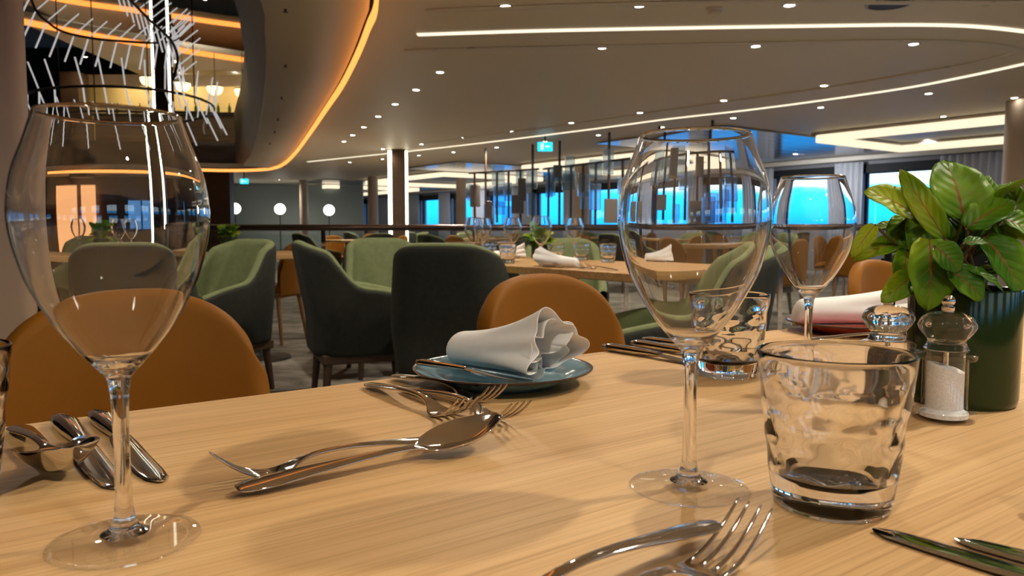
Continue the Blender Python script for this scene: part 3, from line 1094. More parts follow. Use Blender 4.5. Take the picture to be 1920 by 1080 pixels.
def tumbler():
    root = empty('tumbler', (0, 0, 0), 0, '', 'tumbler')
    n = 96
    H = .0935
    rnd = random.Random(4)

    def rad(z):
        k = z / H
        return .0325 + .0120 * min(1, k * 1.0) ** .8

    def dent(a, z):
        # hollow facets in staggered rows
        k = (z - .022) / (.082 - .022)
        if k <= 0 or k >= 1:
            return 0
        rowf = k * 3
        row = int(rowf)
        fz = rowf - row - .5
        ca = (a / (2 * PI) * 8 + (row % 2) * .5) % 1 - .5
        d2 = (ca / .5) ** 2 + (fz / .5) ** 2
        return max(0, 1 - d2) ** 1.2 * .0012
    zs = [0.0, .0008, .003, .006, .010] + [.014 + i * (.080 - .014) / 36 for i in range(37)] + [.084, .089, .0925]
    rows_ = []
    for z in zs:
        r = rad(z)
        if z < .004:
            r -= .0025 * (1 - z / .004) ** 2
        rows_.append([((r - dent(2 * PI * k / n, z)) * math.cos(2 * PI * k / n), (r - dent(2 * PI * k / n, z)) * math.sin(2 * PI * k / n), z) for k in range(n)])
    r = rad(H)
    for dr, dz in ((.0002, -.0005), (.0006, -.00012), (.0010, 0), (.0014, -.00012), (.0018, -.0005)):
        rows_.append([((r - dr) * math.cos(2 * PI * k / n), (r - dr) * math.sin(2 * PI * k / n), H + dz) for k in range(n)])
    if 0:
        rows_.append([((r - .0007) * math.cos(2 * PI * k / n), (r - .0007) * math.sin(2 * PI * k / n), H) for k in range(n)])
    for z in (.0915, .085, .07, .055, .04, .028, .021):
        rr_ = rad(z) - .0020 - .0016 * (1 - z / H)
        if z < .03:
            rr_ -= .002
        rows_.append([(rr_ * math.cos(2 * PI * k / n), rr_ * math.sin(2 * PI * k / n), z) for k in range(n)])
    for rr_, z in ((.020, .0165), (.010, .0155), (.001, .0153)):
        rows_.append([(rr_ * math.cos(2 * PI * k / n), rr_ * math.sin(2 * PI * k / n), z) for k in range(n)])
    b = MB().rows(rows_, closed=True, cap0=True, cap1=True)
    o = b.build('vessel', M['glass'], root, smooth=50)
    return root


wg = wine_glass()
tu = tumbler()


def tp(u, v, dz=0.0):
    return at_z(u, v, TZ + dz)


GG = None
put(wg, tp(235, 1015), 0, 'big clear wine glass in front of the taupe pillar')
put(wg, tp(1291, 915), .4, 'clear wine glass between the napkin plate and the big tumbler')
put(wg, tp(1513, 703), .8, 'clear wine glass standing beside the potted plant')
put(tu, tp(1557, 947), .3, 'clear faceted tumbler in front of the salt mill')
put(tu, tp(1364, 704), .9, 'clear faceted tumbler standing behind the middle wine glass')
p = tp(-124, 935)
put(tu, p, .5, 'clear faceted tumbler cut off at the picture edge by the soup spoon')


# ------------------------------------------------------------------ cutlery
def sheet(name, xs, tines=False, bowl=None, m=None, thick=.0024, scale=1.0):
    """xs: (x, half width, z, camber); a fork leaves its gap cells out beyond the root"""
    cols = 8
    v, f = [], []
    nr = len(xs)
    root_i = None
    tl = [-.0120, -.0090, -.0054, -.0020, .0020, .0054, .0090, .0120]
    for i, row in enumerate(xs):
        x, hw, z, cam = row[:4]
        tine = tines and len(row) > 4
        for j in range(cols):
            e = -1 + 2 * j / (cols - 1)
            y = hw * e
            if tines and len(row) > 4:
                g = row[4]
                cc = [-.0105, -.0037, .0037, .0105][j // 2]
                y = cc * row[5] + (tl[j] - cc) * g
            zz = z + cam * (1 - e * e) if not (tines and len(row) > 4) else z
            if bowl:
                zz += bowl(x, e)
            v.append((x * scale, y * scale, zz * scale))
    for i in range(nr - 1):
        for j in range(cols - 1):
            if tines and len(xs[i + 1]) > 4 and len(xs[i]) > 4 and j % 2 == 1:
                continue
            f.append((i * cols + j, i * cols + j + 1, (i + 1) * cols + j + 1, (i + 1) * cols + j))
    mb = MB()
    mb.v, mb.f = v, f
    return mb.build(name, m or M['cutlery'], smooth=180, solid=thick * scale, offset=0, subsurf=2)


HANDLE = [(0, .0035, .0030, .0008), (.003, .0070, .0032, .0012), (.012, .0094, .0040, .0016), (.028, .0094, .0056, .0018), (.050, .0074, .0082, .0016), (.075, .0054, .0108, .0014), (.100, .0040, .0124, .001)]


def fork(scale=1.0, name='fork'):
    xs = HANDLE + [(.122, .0034, .0118, .0008), (.134, .0042, .0092, .0004), (.142, .0085, .0058, -.0004), (.149, .0118, .0036, -.0010), (.154, .0123, .0028, -.0008),
                   (.157, .012, .0028, 0, 1.0, 1.0), (.167, 0, .0042, 0, .85, 1.0), (.179, 0, .0090, 0, .75, .98), (.192, 0, .0180, 0, .62, .95), (.201, 0, .0262, 0, .45, .92)]
    o = sheet(name, xs, tines=True, scale=scale)
    return tag(o, '', 'fork')


def spoon(scale=1.0, wide=1.0, name='spoon', deep=0.0, arch=1.0):
    hs = [(a_, b_, .003 + (c_ - .003) * arch, d_) for a_, b_, c_, d_ in HANDLE + [(.120, .0036, .0125, .0006), (.130, .0046, .0120, 0)]]
    z0 = .003 + .0088 * arch
    bw = []
    x0, L = .134, .066
    for k in range(11):
        t = k / 10
        w = .0205 * wide * math.sin(PI * min(1, .12 + .88 * t) ** .92) ** .62 if k < 10 else .004
        bw.append((x0 + L * t, max(w, .004), z0 + (.0213 - z0) * t + deep * min(1, t * 5), 0))

    def bowl(x, e):
        if x < x0:
            return 0
        t = (x - x0) / L
        return -(z0 - .002 + (.0158 - z0 + .002) * t + deep) * (1 - e * e) * math.sin(PI * min(1, .06 + .94 * t)) ** .7
    o = sheet(name, hs + bw, bowl=bowl, scale=scale, thick=.0018)
    return tag(o, '', 'spoon')


def knife(scale=1.0, name='table_knife'):
    root = empty(name, (0, 0, 0), 0, '', 'knife')
    hr = []
    for x, w, h in ((0, .002, .0015), (.002, .0062, .0036), (.012, .0088, .0050), (.035, .0094, .0054), (.06, .0082, .005), (.082, .0062, .0042), (.095, .0058, .0036), (.098, .0062, .0032)):
        hr.append([(x * scale, w * scale * math.copysign(abs(math.cos(a)) ** .75, math.cos(a)), (.0056 + h * math.copysign(abs(math.sin(a)) ** .75, math.sin(a))) * scale) for a in [2 * PI * k / 16 for k in range(16)]])
    MB().rows(hr, closed=True, cap0=True, cap1=True).build('handle', M['cutlery'], root, smooth=60)
    br = []
    for x, w0, w1, h in ((.094, -.0055, .0055, .0022), (.104, -.0085, .0075, .0014), (.125, -.0105, .008, .0011), (.16, -.0112, .008, .0010), (.195, -.0105, .0075, .0009), (.212, -.0085, .0065, .0008), (.220, -.004, .003, .0007), (.222, -.001, .001, .0006)):
        zc = .0056 - (.0038 * min(1, (x - .094) / .06))
        cy, hw = (w0 + w1) / 2, (w1 - w0) / 2
        br.append([(x * scale, (cy + hw * math.cos(a)) * scale, (zc + h * math.sin(a)) * scale) for a in [2 * PI * k / 14 for k in range(14)]])
    MB().rows(br, closed=True, cap0=True, cap1=True).build('blade', M['cutlery'], root, smooth=50)
    return root


fk, dfk = fork(), fork(.87, 'dessert_fork')
sp_, ssp = spoon(arch=.5), spoon(.98, 1.3, 'soup_spoon', .007)
kn = knife()
bk = knife(.66, 'butter_knife')


def lay(proto, p_end, p_dir, label, group=None, dz=0.0, pitch=0.0, roll=0.0):
    """the handle end at p_end, pointing at p_dir"""
    d = p_dir - p_end
    o = put(proto, Vector((p_end.x, p_end.y, TZ + dz)), 0, label, group)
    o.rotation_euler = (roll, -pitch, math.atan2(d.y, d.x))
    return o


lay(ssp, tp(30, 806), tp(98, 880), 'round soup spoon lying beside two knives')
lay(kn, tp(112, 792), tp(207, 902), 'polished table knife next to the soup spoon')
lay(kn, tp(180, 784), tp(312, 915), 'polished table knife behind the stem of the big wine glass')
def lay_tip(proto, tip, ang, L, label, **k):
    d = Vector((math.cos(math.radians(ang)), math.sin(math.radians(ang)), 0))
    return lay(proto, tip - d * L, tip, label, **k)


lay_tip(fk, tp(880, 748, .024), -55, .201, 'polished fork by the table edge, its tines over another fork')
lay_tip(fk, tp(936, 727, .024), -54, .201, 'polished fork touching the bread plate shadow, one of three', dz=.001)
lay_tip(fk, tp(980, 757, .024), -54, .201, 'polished fork with its tines just past the big spoon tip')
fr_ = tp(516, 893)
lay(dfk, fr_ + Vector((.78, .626, 0)) * .134, fr_, 'dessert fork with tines pointing away under the big spoon')
lay(sp_, tp(442, 931), tp(442, 931) + Vector((.805, .593, 0)), 'big polished spoon crossing over the dessert fork', dz=.0015, pitch=.008, roll=.12)
lay_tip(fk, tp(1418, 943, .025), 41, .201, 'fork with four tines up against the tumbler base')
lay(dfk, tp(1345, 993, .010), tp(1345, 993, .010) + Vector((-.0865, -.068, 0)), 'fork handle crossing over the four tined fork', dz=.0105, pitch=-.02)
lay(kn, tp(1635, 997) + Vector((.136, -.176, 0)), tp(1635, 997), 'shiny knife reflecting green leaves, tip by the tumbler')
lay(kn, tp(1790, 1016) + Vector((.152, -.162, 0)), tp(1790, 1016), 'shiny knife reflecting green leaves, the shorter visible blade')
lay(ssp, tp(1925, 955) + Vector((.17, -.11, 0)), tp(1918, 950), 'spoon just entering the view by the potted plant table end')
lay(kn, tp(1132, 656), tp(1290, 682), 'dark gleaming knife handle at the front of three behind the wine glass')
lay(kn, tp(1186, 649), tp(1340, 676), 'dark gleaming knife handle in the middle of three behind wine glass')
lay(kn, tp(1206, 643), tp(1362, 664), 'dark gleaming knife handle at the back of three behind wine glass')
lay(fk, tp(1512, 641), tp(1690, 641), 'small fork lying before the red plate')


# ------------------------------------------------------------------ plates and napkins
def plate(m, label):
    root = empty('bread_plate', (0, 0, 0), 0, label, 'plate')
    pr = smoothcurve([Vector(q) for q in [(0, .0062, 0), (.055, .0062, 0), (.066, .0075, 0), (.080, .0135, 0), (.0955, .0185, 0)]], 5)
    prof = [(q.x, q.y) for q in pr] + [(.0968, .0182), (.0965, .0168), (.080, .0095), (.062, .003), (.058, .0), (.054, .0), (.052, .002), (0, .002)]
    MB().lathe(prof, 96).build('dish', m, root, smooth=50)
    return root


pl1 = plate(M['plate_blue'], 'blue glazed bread plate with brown speckled rim under the napkin')
p1 = at_z(943, 697, TZ + .012)
pl1.location = (p1.x, p1.y, TZ)
pl2 = plate(M['plate_red'], 'red glazed bread plate under a napkin beside the potted plant')
p2 = at_z(1592, 608, TZ + .012)
pl2.location = (p2.x, p2.y, TZ)


def napkin(label, L=.165, r0=.021, r1=.036, lift=.30, seed=1, name='napkin'):
    rnd = random.Random(seed)
    nt_, ns = 46, 150
    turns = 2.35
    rows_ = []
    for i in range(nt_ + 1):
        t = i / nt_
        row = []
        R0 = r0 + (r1 - r0) * t ** 1.3
        R0 *= min(1.0, (1 - (1 - min(1, t / .10)) ** 2) ** .5 + .02)
        for j in range(ns + 1):
            s = j / ns
            a = -PI * .55 + 2 * PI * turns * s
            r = R0 * (1 - .56 * s)
            ruf = t ** 3.0
            r += ruf * .0085 * math.sin(3 * a + 1.1 + 5 * s) * (1 - .3 * s)
            r += ruf * .004 * math.sin(7 * a + 2 * s + seed)
            x = L * t + ruf * (.010 * math.sin(2 * a + .6) + .012 * math.sin(a) - .012 * s)
            y = r * math.cos(a) * 1.18
            z = r * math.sin(a)
            z += R0 * .92
            # open end lifts and stands up
            z += lift * ruf * max(0, math.sin(a)) * .075 + .1 * .06 * t * t * max(0, math.sin(a))
            z = max(z, .0008 + .00035 * (s * 10))
            row.append((x, y, z))
        rows_.append(row)
    o = MB().rows(rows_).build(name, M['napkin'], smooth=180, solid=.0012, offset=0, subsurf=1)
    return tag(o, label, 'napkin')


n1 = napkin('white rolled napkin on the blue plate, open end up', L=.160, r0=.0215, r1=.031, lift=.04)
# it lies on the plate from the far left side to the near right side
na = at_z(854, 680, TZ + .012)
nb = at_z(1052, 710, TZ + .018)
n1.location = (na.x, na.y, TZ + .0095)
n1.rotation_euler = (0, -.03, math.atan2(nb.y - na.y, nb.x - na.x))
n2 = napkin('white rolled napkin on the red plate', L=.20, r0=.024, r1=.028, lift=.1, seed=4)
na = at_z(1486, 586, TZ + .03)
nb = at_z(1690, 586, TZ + .03)
n2.location = (na.x, na.y, TZ + .0085)
n2.rotation_euler = (0, -.01, math.atan2(nb.y - na.y, nb.x - na.x))
# butter knife lying over the near edge of the blue plate
ka = at_z(781, 677, TZ + .024)
kb = at_z(985, 722, TZ + .012)
d = kb - ka
put(bk, ka - Vector((0, 0, .004)), 0, 'butter knife resting across the rim of the blue plate')
bk.rotation_euler = (0, math.atan2(.004, d.length), math.atan2(d.y, d.x))


# ------------------------------------------------------------------ salt and pepper mills
def mill(name, fill, label, cat, p, fill_h):
    root = empty(name, p, 0, label, cat)
    body = [(0, 0), (.0238, 0), (.0245, .001), (.0245, .0075), (.0235, .009), (.0185, .0095), (.018, .0105), (.018, .053), (.0235, .0535), (.0243, .055), (.0243, .058), (.022, .060), (.0165, .0605), (.0150, .0605), (.0150, .010), (.0195, .0075), (.0195, .003), (0, .003)]
    MB().lathe(body, 56).build('body', M['glass_thin'], root, smooth=40)
    head = smoothcurve([Vector(q) for q in [(.0005, .0612, 0), (.0170, .0612, 0), (.0158, .066, 0), (.0150, .0695, 0), (.0185, .074, 0), (.0226, .080, 0), (.0228, .0845, 0), (.0185, .0905, 0), (.0090, .0940, 0), (.0005, .0945, 0)]], 4)

    def rip(a, z):
        k = max(0, min(1, (z - .071) / .006)) * max(0, min(1, (.092 - z) / .006))
        return 1 - .045 * k * (1 - abs(math.sin(a * 6)))
    hd = MB().lathe([(q.x, q.y) for q in head], 144, ripple=rip).build('head', M['acrylic'], root, smooth=40)
    kb_ = [(.0, .0945), (.0048, .0945), (.0052, .0955), (.0052, .0985), (.0042, .0995)] + [(.0056 * math.cos(math.radians(a)), .1035 + .0056 * math.sin(math.radians(a))) for a in range(-45, 91, 15)]
    kb_[-1] = (0, .1091)
    MB().lathe(kb_, 28).build('knob', M['chrome'], hd, smooth=40)
    MB().lathe([(0, .0040), (.0022, .0040), (.0022, .0608), (0, .0608)], 14).build('spindle', M['chrome'], root, smooth=40)
    n = 40
    rnd = random.Random(3)
    rows_ = []
    for k in range(n):
        a = 2 * PI * k / n
        tilt = .004 * math.cos(a - 2.6)
        rows_.append([(.0024 * math.cos(a), .0024 * math.sin(a), .0033), (.0190 * math.cos(a), .0190 * math.sin(a), .0033), (.0190 * math.cos(a), .0190 * math.sin(a), .0070), (.0146 * math.cos(a), .0146 * math.sin(a), .0104), (.0146 * math.cos(a), .0146 * math.sin(a), fill_h + tilt + rnd.uniform(-.0005, .0005)), (.008 * math.cos(a), .008 * math.sin(a), fill_h + .001 + tilt * .5 + rnd.uniform(-.0008, .0008)), (.0024 * math.cos(a), .0024 * math.sin(a), fill_h + .0015)])
    MB().rows(rows_, loop=True, closed=True).build('salt' if fill == 'salt' else 'peppercorns', M[fill], root, smooth=50)
    return root


mill('salt_mill', 'salt', 'clear acrylic mill filled with white salt', 'salt mill', tp(1769, 786), .046)
mill('pepper_mill', 'pepper', 'clear acrylic mill with dark peppercorns beside the salt mill', 'pepper mill', tp(1660, 758), .050)


# ------------------------------------------------------------------ potted plant
PP = tp(1800, 752)


def leaf_rows(base, tip, w, up, curl=.25, cup=.15):
    """one leaf blade as rows of points plus its uv"""
    ax = tip - base
    L = ax.length
    ax = ax.normalized()
    side = ax.cross(up).normalized()
    nrm = side.cross(ax).normalized()
    rows_, uvs = [], []
    n, m = 12, 8
    for i in range(n + 1):
        t = i / n
        wd = w * .5 * (math.sin(PI * min(1, t * .95 + .04) ** .8)) ** .62
        if i == n:
            wd = w * .01
        r, q = [], []
        for j in range(m + 1):
            e = -1 + 2 * j / m
            wav = .035 * L * math.sin(PI * t * 5 + abs(e) * 3) * abs(e) ** 1.5 * .6
            p = base + ax * (L * t) + side * (wd * e) + nrm * (L * (curl * (t * (1 - t)) * 1.0 - curl * .7 * t * t) + wd * cup * 2 * e * e * (1 - .5 * t) + wav)
            r.append(p)
            q.append((.5 + e * .5, t))
        rows_.append(r)
        uvs.append(q)
    return rows_, uvs


def leaf_mesh(name, leaves, origin, parent, m):
    verts, faces, uv = [], [], []
    for rows_, uvs in leaves:
        b0 = len(verts)
        n = len(rows_[0])
        for r, q in zip(rows_, uvs):
            verts += [tuple(p - origin) for p in r]
            uv += q
        for i in range(len(rows_) - 1):
            for j in range(n - 1):
                faces.append((b0 + i * n + j, b0 + i * n + j + 1, b0 + (i + 1) * n + j + 1, b0 + (i + 1) * n + j))
    me = bpy.data.meshes.new(name)
    me.from_pydata(verts, [], faces)
    ul = me.uv_layers.new(name='uv')
    for l in me.loops:
        ul.data[l.index].uv = uv[l.vertex_index]
    me.polygons.foreach_set('use_smooth', [True] * len(me.polygons))
    me.materials.append(m)
    o = bpy.data.objects.new(name, me)
    COL.objects.link(o)
    o.parent = parent
    s = o.modifiers.new('solid', 'SOLIDIFY')
    s.thickness = .0005
    return o


def big_plant():
    root = empty('potted_plant', PP, 0, 'leafy green plant with red veins in a dark green glass pot', 'plant')
    H = .110
    pot = [(0, 0), (.044, 0), (.0465, .003), (.0475, .008), (.0485, H - .002), (.0480, H), (.0465, H - .001), (.0455, H - .012), (.0455, .02), (0, .02)]
    pt = MB().lathe(pot, 72).build('pot', M['pot'], root, smooth=40)
    MB().lathe([(0, H - .016), (.0448, H - .016), (.0448, .021), (0, .021)], 40).build('soil', M['soil'], pt)
    D0 = PP.y
    L = []
    stems = []
    spec = [  # base px, tip px, width px, base depth offset, tip depth offset, extra up vector
        ((1806, 410), (1778, 292), 122, -.012, .012, (0, -1, .25)),
        ((1712, 402), (1630, 352), 74, .0, -.01, (.2, -1, .7)),
        ((1772, 448), (1686, 312), 50, -.030, .0, (-.5, -1, .1)),
        ((1812, 428), (1906, 366), 66, -.02, -.015, (-.2, -.8, .9)),
        ((1838, 405), (1864, 326), 58, .02, .03, (.2, -1, .2)),
        ((1912, 420), (1898, 336), 44, .0, .01, (-.4, -1, .2)),
        ((1846, 446), (1925, 545), 96, -.022, -.045, (.1, -.9, .8)),
        ((1742, 448), (1748, 580), 100, -.032, -.052, (.0, -1, .35)),
        ((1752, 462), (1806, 506), 56, -.052, -.060, (-.3, -1, .6)),
        ((1808, 456), (1856, 450), 26, -.05, -.045, (0, -.7, .9)),
        ((1782, 505), (1848, 560), 66, -.045, -.060, (.1, -1, .5)),
        ((1640, 422), (1598, 478), 34, -.01, -.02, (-.4, -1, .3)),
        ((1700, 452), (1604, 478), 48, .01, .0, (.1, -.7, .9)),
        ((1712, 516), (1658, 562), 52, -.02, -.035, (.0, -1, .5)),
        ((1812, 503), (1888, 538), 30, -.045, -.055, (0, -.6, 1)),
        ((1880, 410), (1955, 440), 66, -.01, -.02, (.1, -.8, .8)),
        ((1695, 408), (1672, 470), 56, .02, .0, (0, -1, .4)),
        ((1700, 470), (1690, 545), 60, .0, -.02, (.1, -1, .3)),
        ((1860, 400), (1905, 455), 66, .0, -.015, (.2, -1, .5)),
        ((1730, 400), (1715, 470), 62, .01, -.01, (-.1, -1, .3)),
        ((1890, 500), (1940, 570), 60, .0, -.02, (.2, -.9, .5)),
        ((1760, 420), (1725, 340), 60, .02, .04, (0, -1, .4)),
        ((1700, 432), (1640, 420), 40, .02, .02, (0, -.6, 1)),
        ((1830, 470), (1880, 420), 70, .03, .05, (.2, -1, .4)),
    ]
    for (bu, bv), (tu_, tv), w, bd, td, up in spec:
        b_ = at_y(bu, bv, D0 + bd)
        t_ = at_y(tu_, tv, D0 + td)
        L.append(leaf_rows(b_, t_, w * D0 / F * .92, Vector(up).normalized(), .18, .16))
        stems.append((b_, Vector((PP.x + random.uniform(-.025, .025), PP.y + random.uniform(-.025, .025), TZ + H - .017))))
    rnd = random.Random(12)
    for k in range(34):     # the rest of the crown, all round the pot
        a = rnd.uniform(0, 2 * PI)
        h = rnd.uniform(.12, .20)
        r0 = rnd.uniform(.01, .03)
        b_ = PP + Vector((r0 * math.cos(a), .02 + r0 * math.sin(a), h))
        el = rnd.uniform(-.3, .9)
        t_ = b_ + Vector((math.cos(a) * math.cos(el), math.sin(a) * math.cos(el), math.sin(el))) * rnd.uniform(.04, .058)
        if t_.y < PP.y - .02 or t_.z > PP.z + .225:
            continue
        L.append(leaf_rows(b_, t_, .034, Vector((rnd.uniform(-.3, .3), rnd.uniform(-.3, .3), 1)).normalized(), .25, .16))
    leaf_mesh('foliage', L, PP, root, M['leaf'])
    sm = MB()
    for b_, g in stems:
        midp = b_.lerp(g, .5) + Vector((0, .012, .008))
        sm.tube([q - PP for q in smoothcurve([g, midp, b_], 4)], .0014, 6)
    sm.build('stems', M['stem'], root)


big_plant()


def small_plant(name_label, p, h=.11, r=.09, seed=2, pot_h=.10):
    rnd = random.Random(seed)
    root = empty('potted_plant', p, 0, name_label, 'plant')
    MB().lathe([(0, 0), (.044, 0), (.048, .006), (.0485, pot_h), (.0455, pot_h), (.0455, pot_h - .015), (0, pot_h - .015)], 32).build('pot', M['pot'], root, smooth=40)
    L = []
    for k in range(34):
        a = rnd.uniform(0, 2 * PI)
        el = rnd.uniform(-.4, 1.3)
        b_ = p + Vector((.02 * math.cos(a), .02 * math.sin(a), pot_h + rnd.uniform(.0, h * .6)))
        t_ = b_ + Vector((math.cos(a) * math.cos(el), math.sin(a) * math.cos(el), math.sin(el))) * rnd.uniform(.6, 1.0) * r
        L.append(leaf_rows(b_, t_, .046, Vector((rnd.uniform(-.3, .3), rnd.uniform(-.8, .1), 1)).normalized(), .25, .16))
    leaf_mesh('foliage', L, p, root, M['leaf'])
    return root


# ------------------------------------------------------------------ chairs
def leather_chair():
    root = empty('leather_chair', (0, 0, 0), 0, '', 'chair')
    rows_ = []
    z0, z1 = .38, .818
    n = 16
    for i in range(n + 1):
        k = i / n
        row = []
        for j in range(21):
            e = math.sin(PI / 2 * (-1 + 2 * j / 20))
            hw = .182 + .018 * min(1, k * 1.6)
            zt = z1 - .15 * (1 - max(0, 1 - abs(e) ** 2.6) ** (1 / 2.2))
            z = z0 + (zt - z0) * k
            x = hw * e * (1 - .06 * max(0, k - .6) / .4 * abs(e))
            y = -.215 - .05 * (z - z0) / .44 + .055 * (x / .20) ** 2
            row.append((x, y, z))
        rows_.append(row)
    MB().rows(rows_).build('backrest', M['leather'], root, smooth=180, solid=.042, offset=0, subsurf=1)
    sr = []
    for z, g in ((.415, .94), (.425, 1.0), (.455, 1.0), (.468, .95), (.472, .8)):
        sr.append([(.215 * g * math.copysign(abs(math.cos(a)) ** .5, math.cos(a)), .225 * g * math.copysign(abs(math.sin(a)) ** .5, math.sin(a)), z) for a in [2 * PI * k / 32 for k in range(32)]])
    MB().rows(sr, closed=True, cap0=True, cap1=True).build('seat', M['leather'], root, smooth=60)
    MB().box((0, 0, .392), (.38, .36, .045)).build('seat_frame', M['leg_wood'], root, smooth=30, bevel=.008)
    for sx in (-1, 1):
        for sy in (-1, 1):
            MB().tube([(sx * .165, sy * .155, .41), (sx * .215, sy * .205, 0)], [.021, .013], 12).build('leg', M['leg_wood'], root, smooth=60)
    return root


def green_chair():
    root = empty('green_armchair', (0, 0, 0), 0, '', 'armchair')
    hw, yb, yf = .285, -.27, .27
    plan = []
    rc = .13
    for k in range(9):
        plan.append((-hw, yf + (yb + rc - yf) * k / 8))
    for k in range(1, 9):
        a = math.radians(180 + 90 * k / 8)
        plan.append((-hw + rc + rc * math.cos(a), yb + rc + rc * math.sin(a)))
    for k in range(1, 8):
        plan.append((-hw + rc + (2 * hw - 2 * rc) * k / 8, yb))
    for k in range(0, 9):
        a = math.radians(270 + 90 * k / 8)
        plan.append((hw - rc + rc * math.cos(a), yb + rc + rc * math.sin(a)))
    for k in range(1, 9):
        plan.append((hw, yb + rc + (yf - yb - rc) * k / 8))

    def top(x, y):
        k = (y - yb) / (yf - yb)
        if k < .22:
            return .845 - .03 * k / .22 - .02 * (abs(x) / hw) ** 4
        if k < .42:
            q = (k - .22) / .2
            return .795 - (.795 - .615) * (q * q * (3 - 2 * q))
        return .615 - .065 * ((k - .42) / .58) ** 1.4

    def shell(inset, zlo, lower=0):
        rows_ = []
        m = 10
        for i in range(m + 1):
            v = i / m
            row = []
            for x, y in plan:
                zt = top(x, y) - lower
                z = zlo + (zt - zlo) * v
                cx, cy = 0, .02
                up = max(0, (z - .45) / .4)
                sx = 1 - inset / hw - .20 * up * (1 if y < 0 else .3)
                sxb = .88 + .12 * min(1, max(0, (z - zlo) / .25))
                yy = y
                if y < .0:
                    yy = y - .075 * up + inset * (-y / .27)
                row.append((x * sx * sxb, yy, z))
            rows_.append(row)
        return rows_
    so = shell(0, .275)
    MB().rows(so).build('outer_shell', M['dark_fabric'], root, smooth=180, solid=.02, offset=0, subsurf=1)
    si = shell(.045, .33, .0)
    rim_o = so[-1]
    rim = [[(a[0] * .55 + c[0] * .45, a[1] * .55 + c[1] * .45, a[2] + .014) for a, c in zip(rim_o, si[-1])]]
    MB().rows(si + rim + [[(a[0], a[1], a[2] - .004) for a in rim_o]]).build('inner_lining', M['green_fabric'], root, smooth=180, solid=.012, offset=0, subsurf=1)
    sr = []
    for z, g in ((.30, .95), (.36, 1.0), (.43, 1.0), (.455, .95), (.462, .75)):
        sr.append([(.232 * g * math.copysign(abs(math.cos(a)) ** .45, math.cos(a)), .03 + .235 * g * math.copysign(abs(math.sin(a)) ** .45, math.sin(a)), z) for a in [2 * PI * k / 32 for k in range(32)]])
    MB().rows(sr, closed=True, cap0=True, cap1=True).build('seat_cushion', M['green_fabric'], root, smooth=60)
    MB().box((0, .0, .262), (.48, .49, .05)).build('base_frame', M['dark_wood'], root, smooth=30, bevel=.008)
    for sx in (-1, 1):
        for sy in (-1, 1):
            MB().tube([(sx * .205, sy * .21, .26), (sx * .225, sy * .235, 0)], [.024, .015], 12).build('leg', M['dark_wood'], root, smooth=60)
    return root


lc = leather_chair()
gc = green_chair()


def face(dx, dy):
    return math.atan2(-dx, dy)


RF = TA + PI
for k, (u, lab) in enumerate(((240, 'cognac leather chair behind the big wine glass'), (1022, 'cognac leather chair behind the blue bread plate'), (1647, 'cognac leather chair seen past the potted plant'))):
    q = (u - 960) / F
    pp = 1.33
    Dd = pp / (-SA * q + CA)
    c = Vector((q * Dd, Dd, 0)) - Vector((-SA, CA, 0)) * .235
    put(lc, c, RF, lab)
c = at_y(505, 430, 6.3)
put(lc, (c.x, 6.3, 0), face(-.95, .2), 'cognac chair with wooden legs at the small table by the handrail')

c = at_y(868, 430, 3.6)
put(gc, (c.x, 3.55, 0), face(.22, .97), 'dark backed armchair seen from behind at the second table')
c = at_y(677, 430, 4.12)
put(gc, (c.x, 4.12, 0), face(.93, .36), 'green armchair in side view with dark outer shell and arm')
c = at_y(727, 430, 4.95)
put(gc, (c.x, 4.95, 0), face(.35, -.94), 'green armchair facing the table, directly under the lit column')
c = at_y(388, 430, 4.3)
put(gc, (c.x, 4.3, 0), face(-.5, -.87), 'green armchair just past the rim of the big wine glass')
c = at_y(1262, 430, 2.75)
put(gc, (c.x, 2.75, 0), face(-.97, .12), 'green armchair seen through the bowl of the middle wine glass')
c = at_y(1052, 430, 4.75)
put(gc, (c.x, 4.75, 0), face(-.1, -1), 'green armchair behind the small plant on the second table')
c = at_y(246, 430, 3.45)
put(gc, (c.x, 3.45, 0), face(-.35, .93), 'dark backed armchair seen through the big wine glass')
c = at_y(150, 430, 5.6)
put(gc, (c.x, 5.6, 0), face(.2, -.97), 'green armchair behind the table seen through the big wine glass')


# ------------------------------------------------------------------ other tables
def side_table(w, l, m='oak_edge'):
    root = empty('dining_table', (0, 0, 0), 0, '', 'table')
    MB().box((0, 0, .7325), (w, l, .035)).build('tabletop', M[m], root, smooth=30, bevel=.004)
    MB().lathe([(0, .715), (.09, .715), (.04, .69), (.04, .05), (.05, .03), (.24, .015), (.25, 0), (0, 0)], 32).build('pedestal', M['dark_metal'], root, smooth=40)
    return root


t2 = side_table(.75, 1.75)
t2c = room(2.06 + .375, 1.99 + .875)
put(t2, t2c, TA, 'oak table behind the dark backed armchair, laid with glasses')
st = side_table(.8, .8)
c = at_y(500, 430, 5.45)
put(st, (c.x - .1, 5.45, 0), TA, 'small oak table beside the cognac chair with wooden legs')
t3c = at_z(150, 480, TZ)
put(st, (t3c.x, t3c.y + .1, 0), TA, 'oak table seen through the big wine glass')



def on_second(u, v, m=.07, mt=.07):
    """the point on the second table, kept m inside its edges"""
    p = tp(u, v)
    s_, t_ = p.x * CA + p.y * SA, -p.x * SA + p.y * CA
    return room(min(max(s_, 2.06 + m), 2.81 - m), min(max(t_, 1.99 + m), 3.74 - mt), TZ)


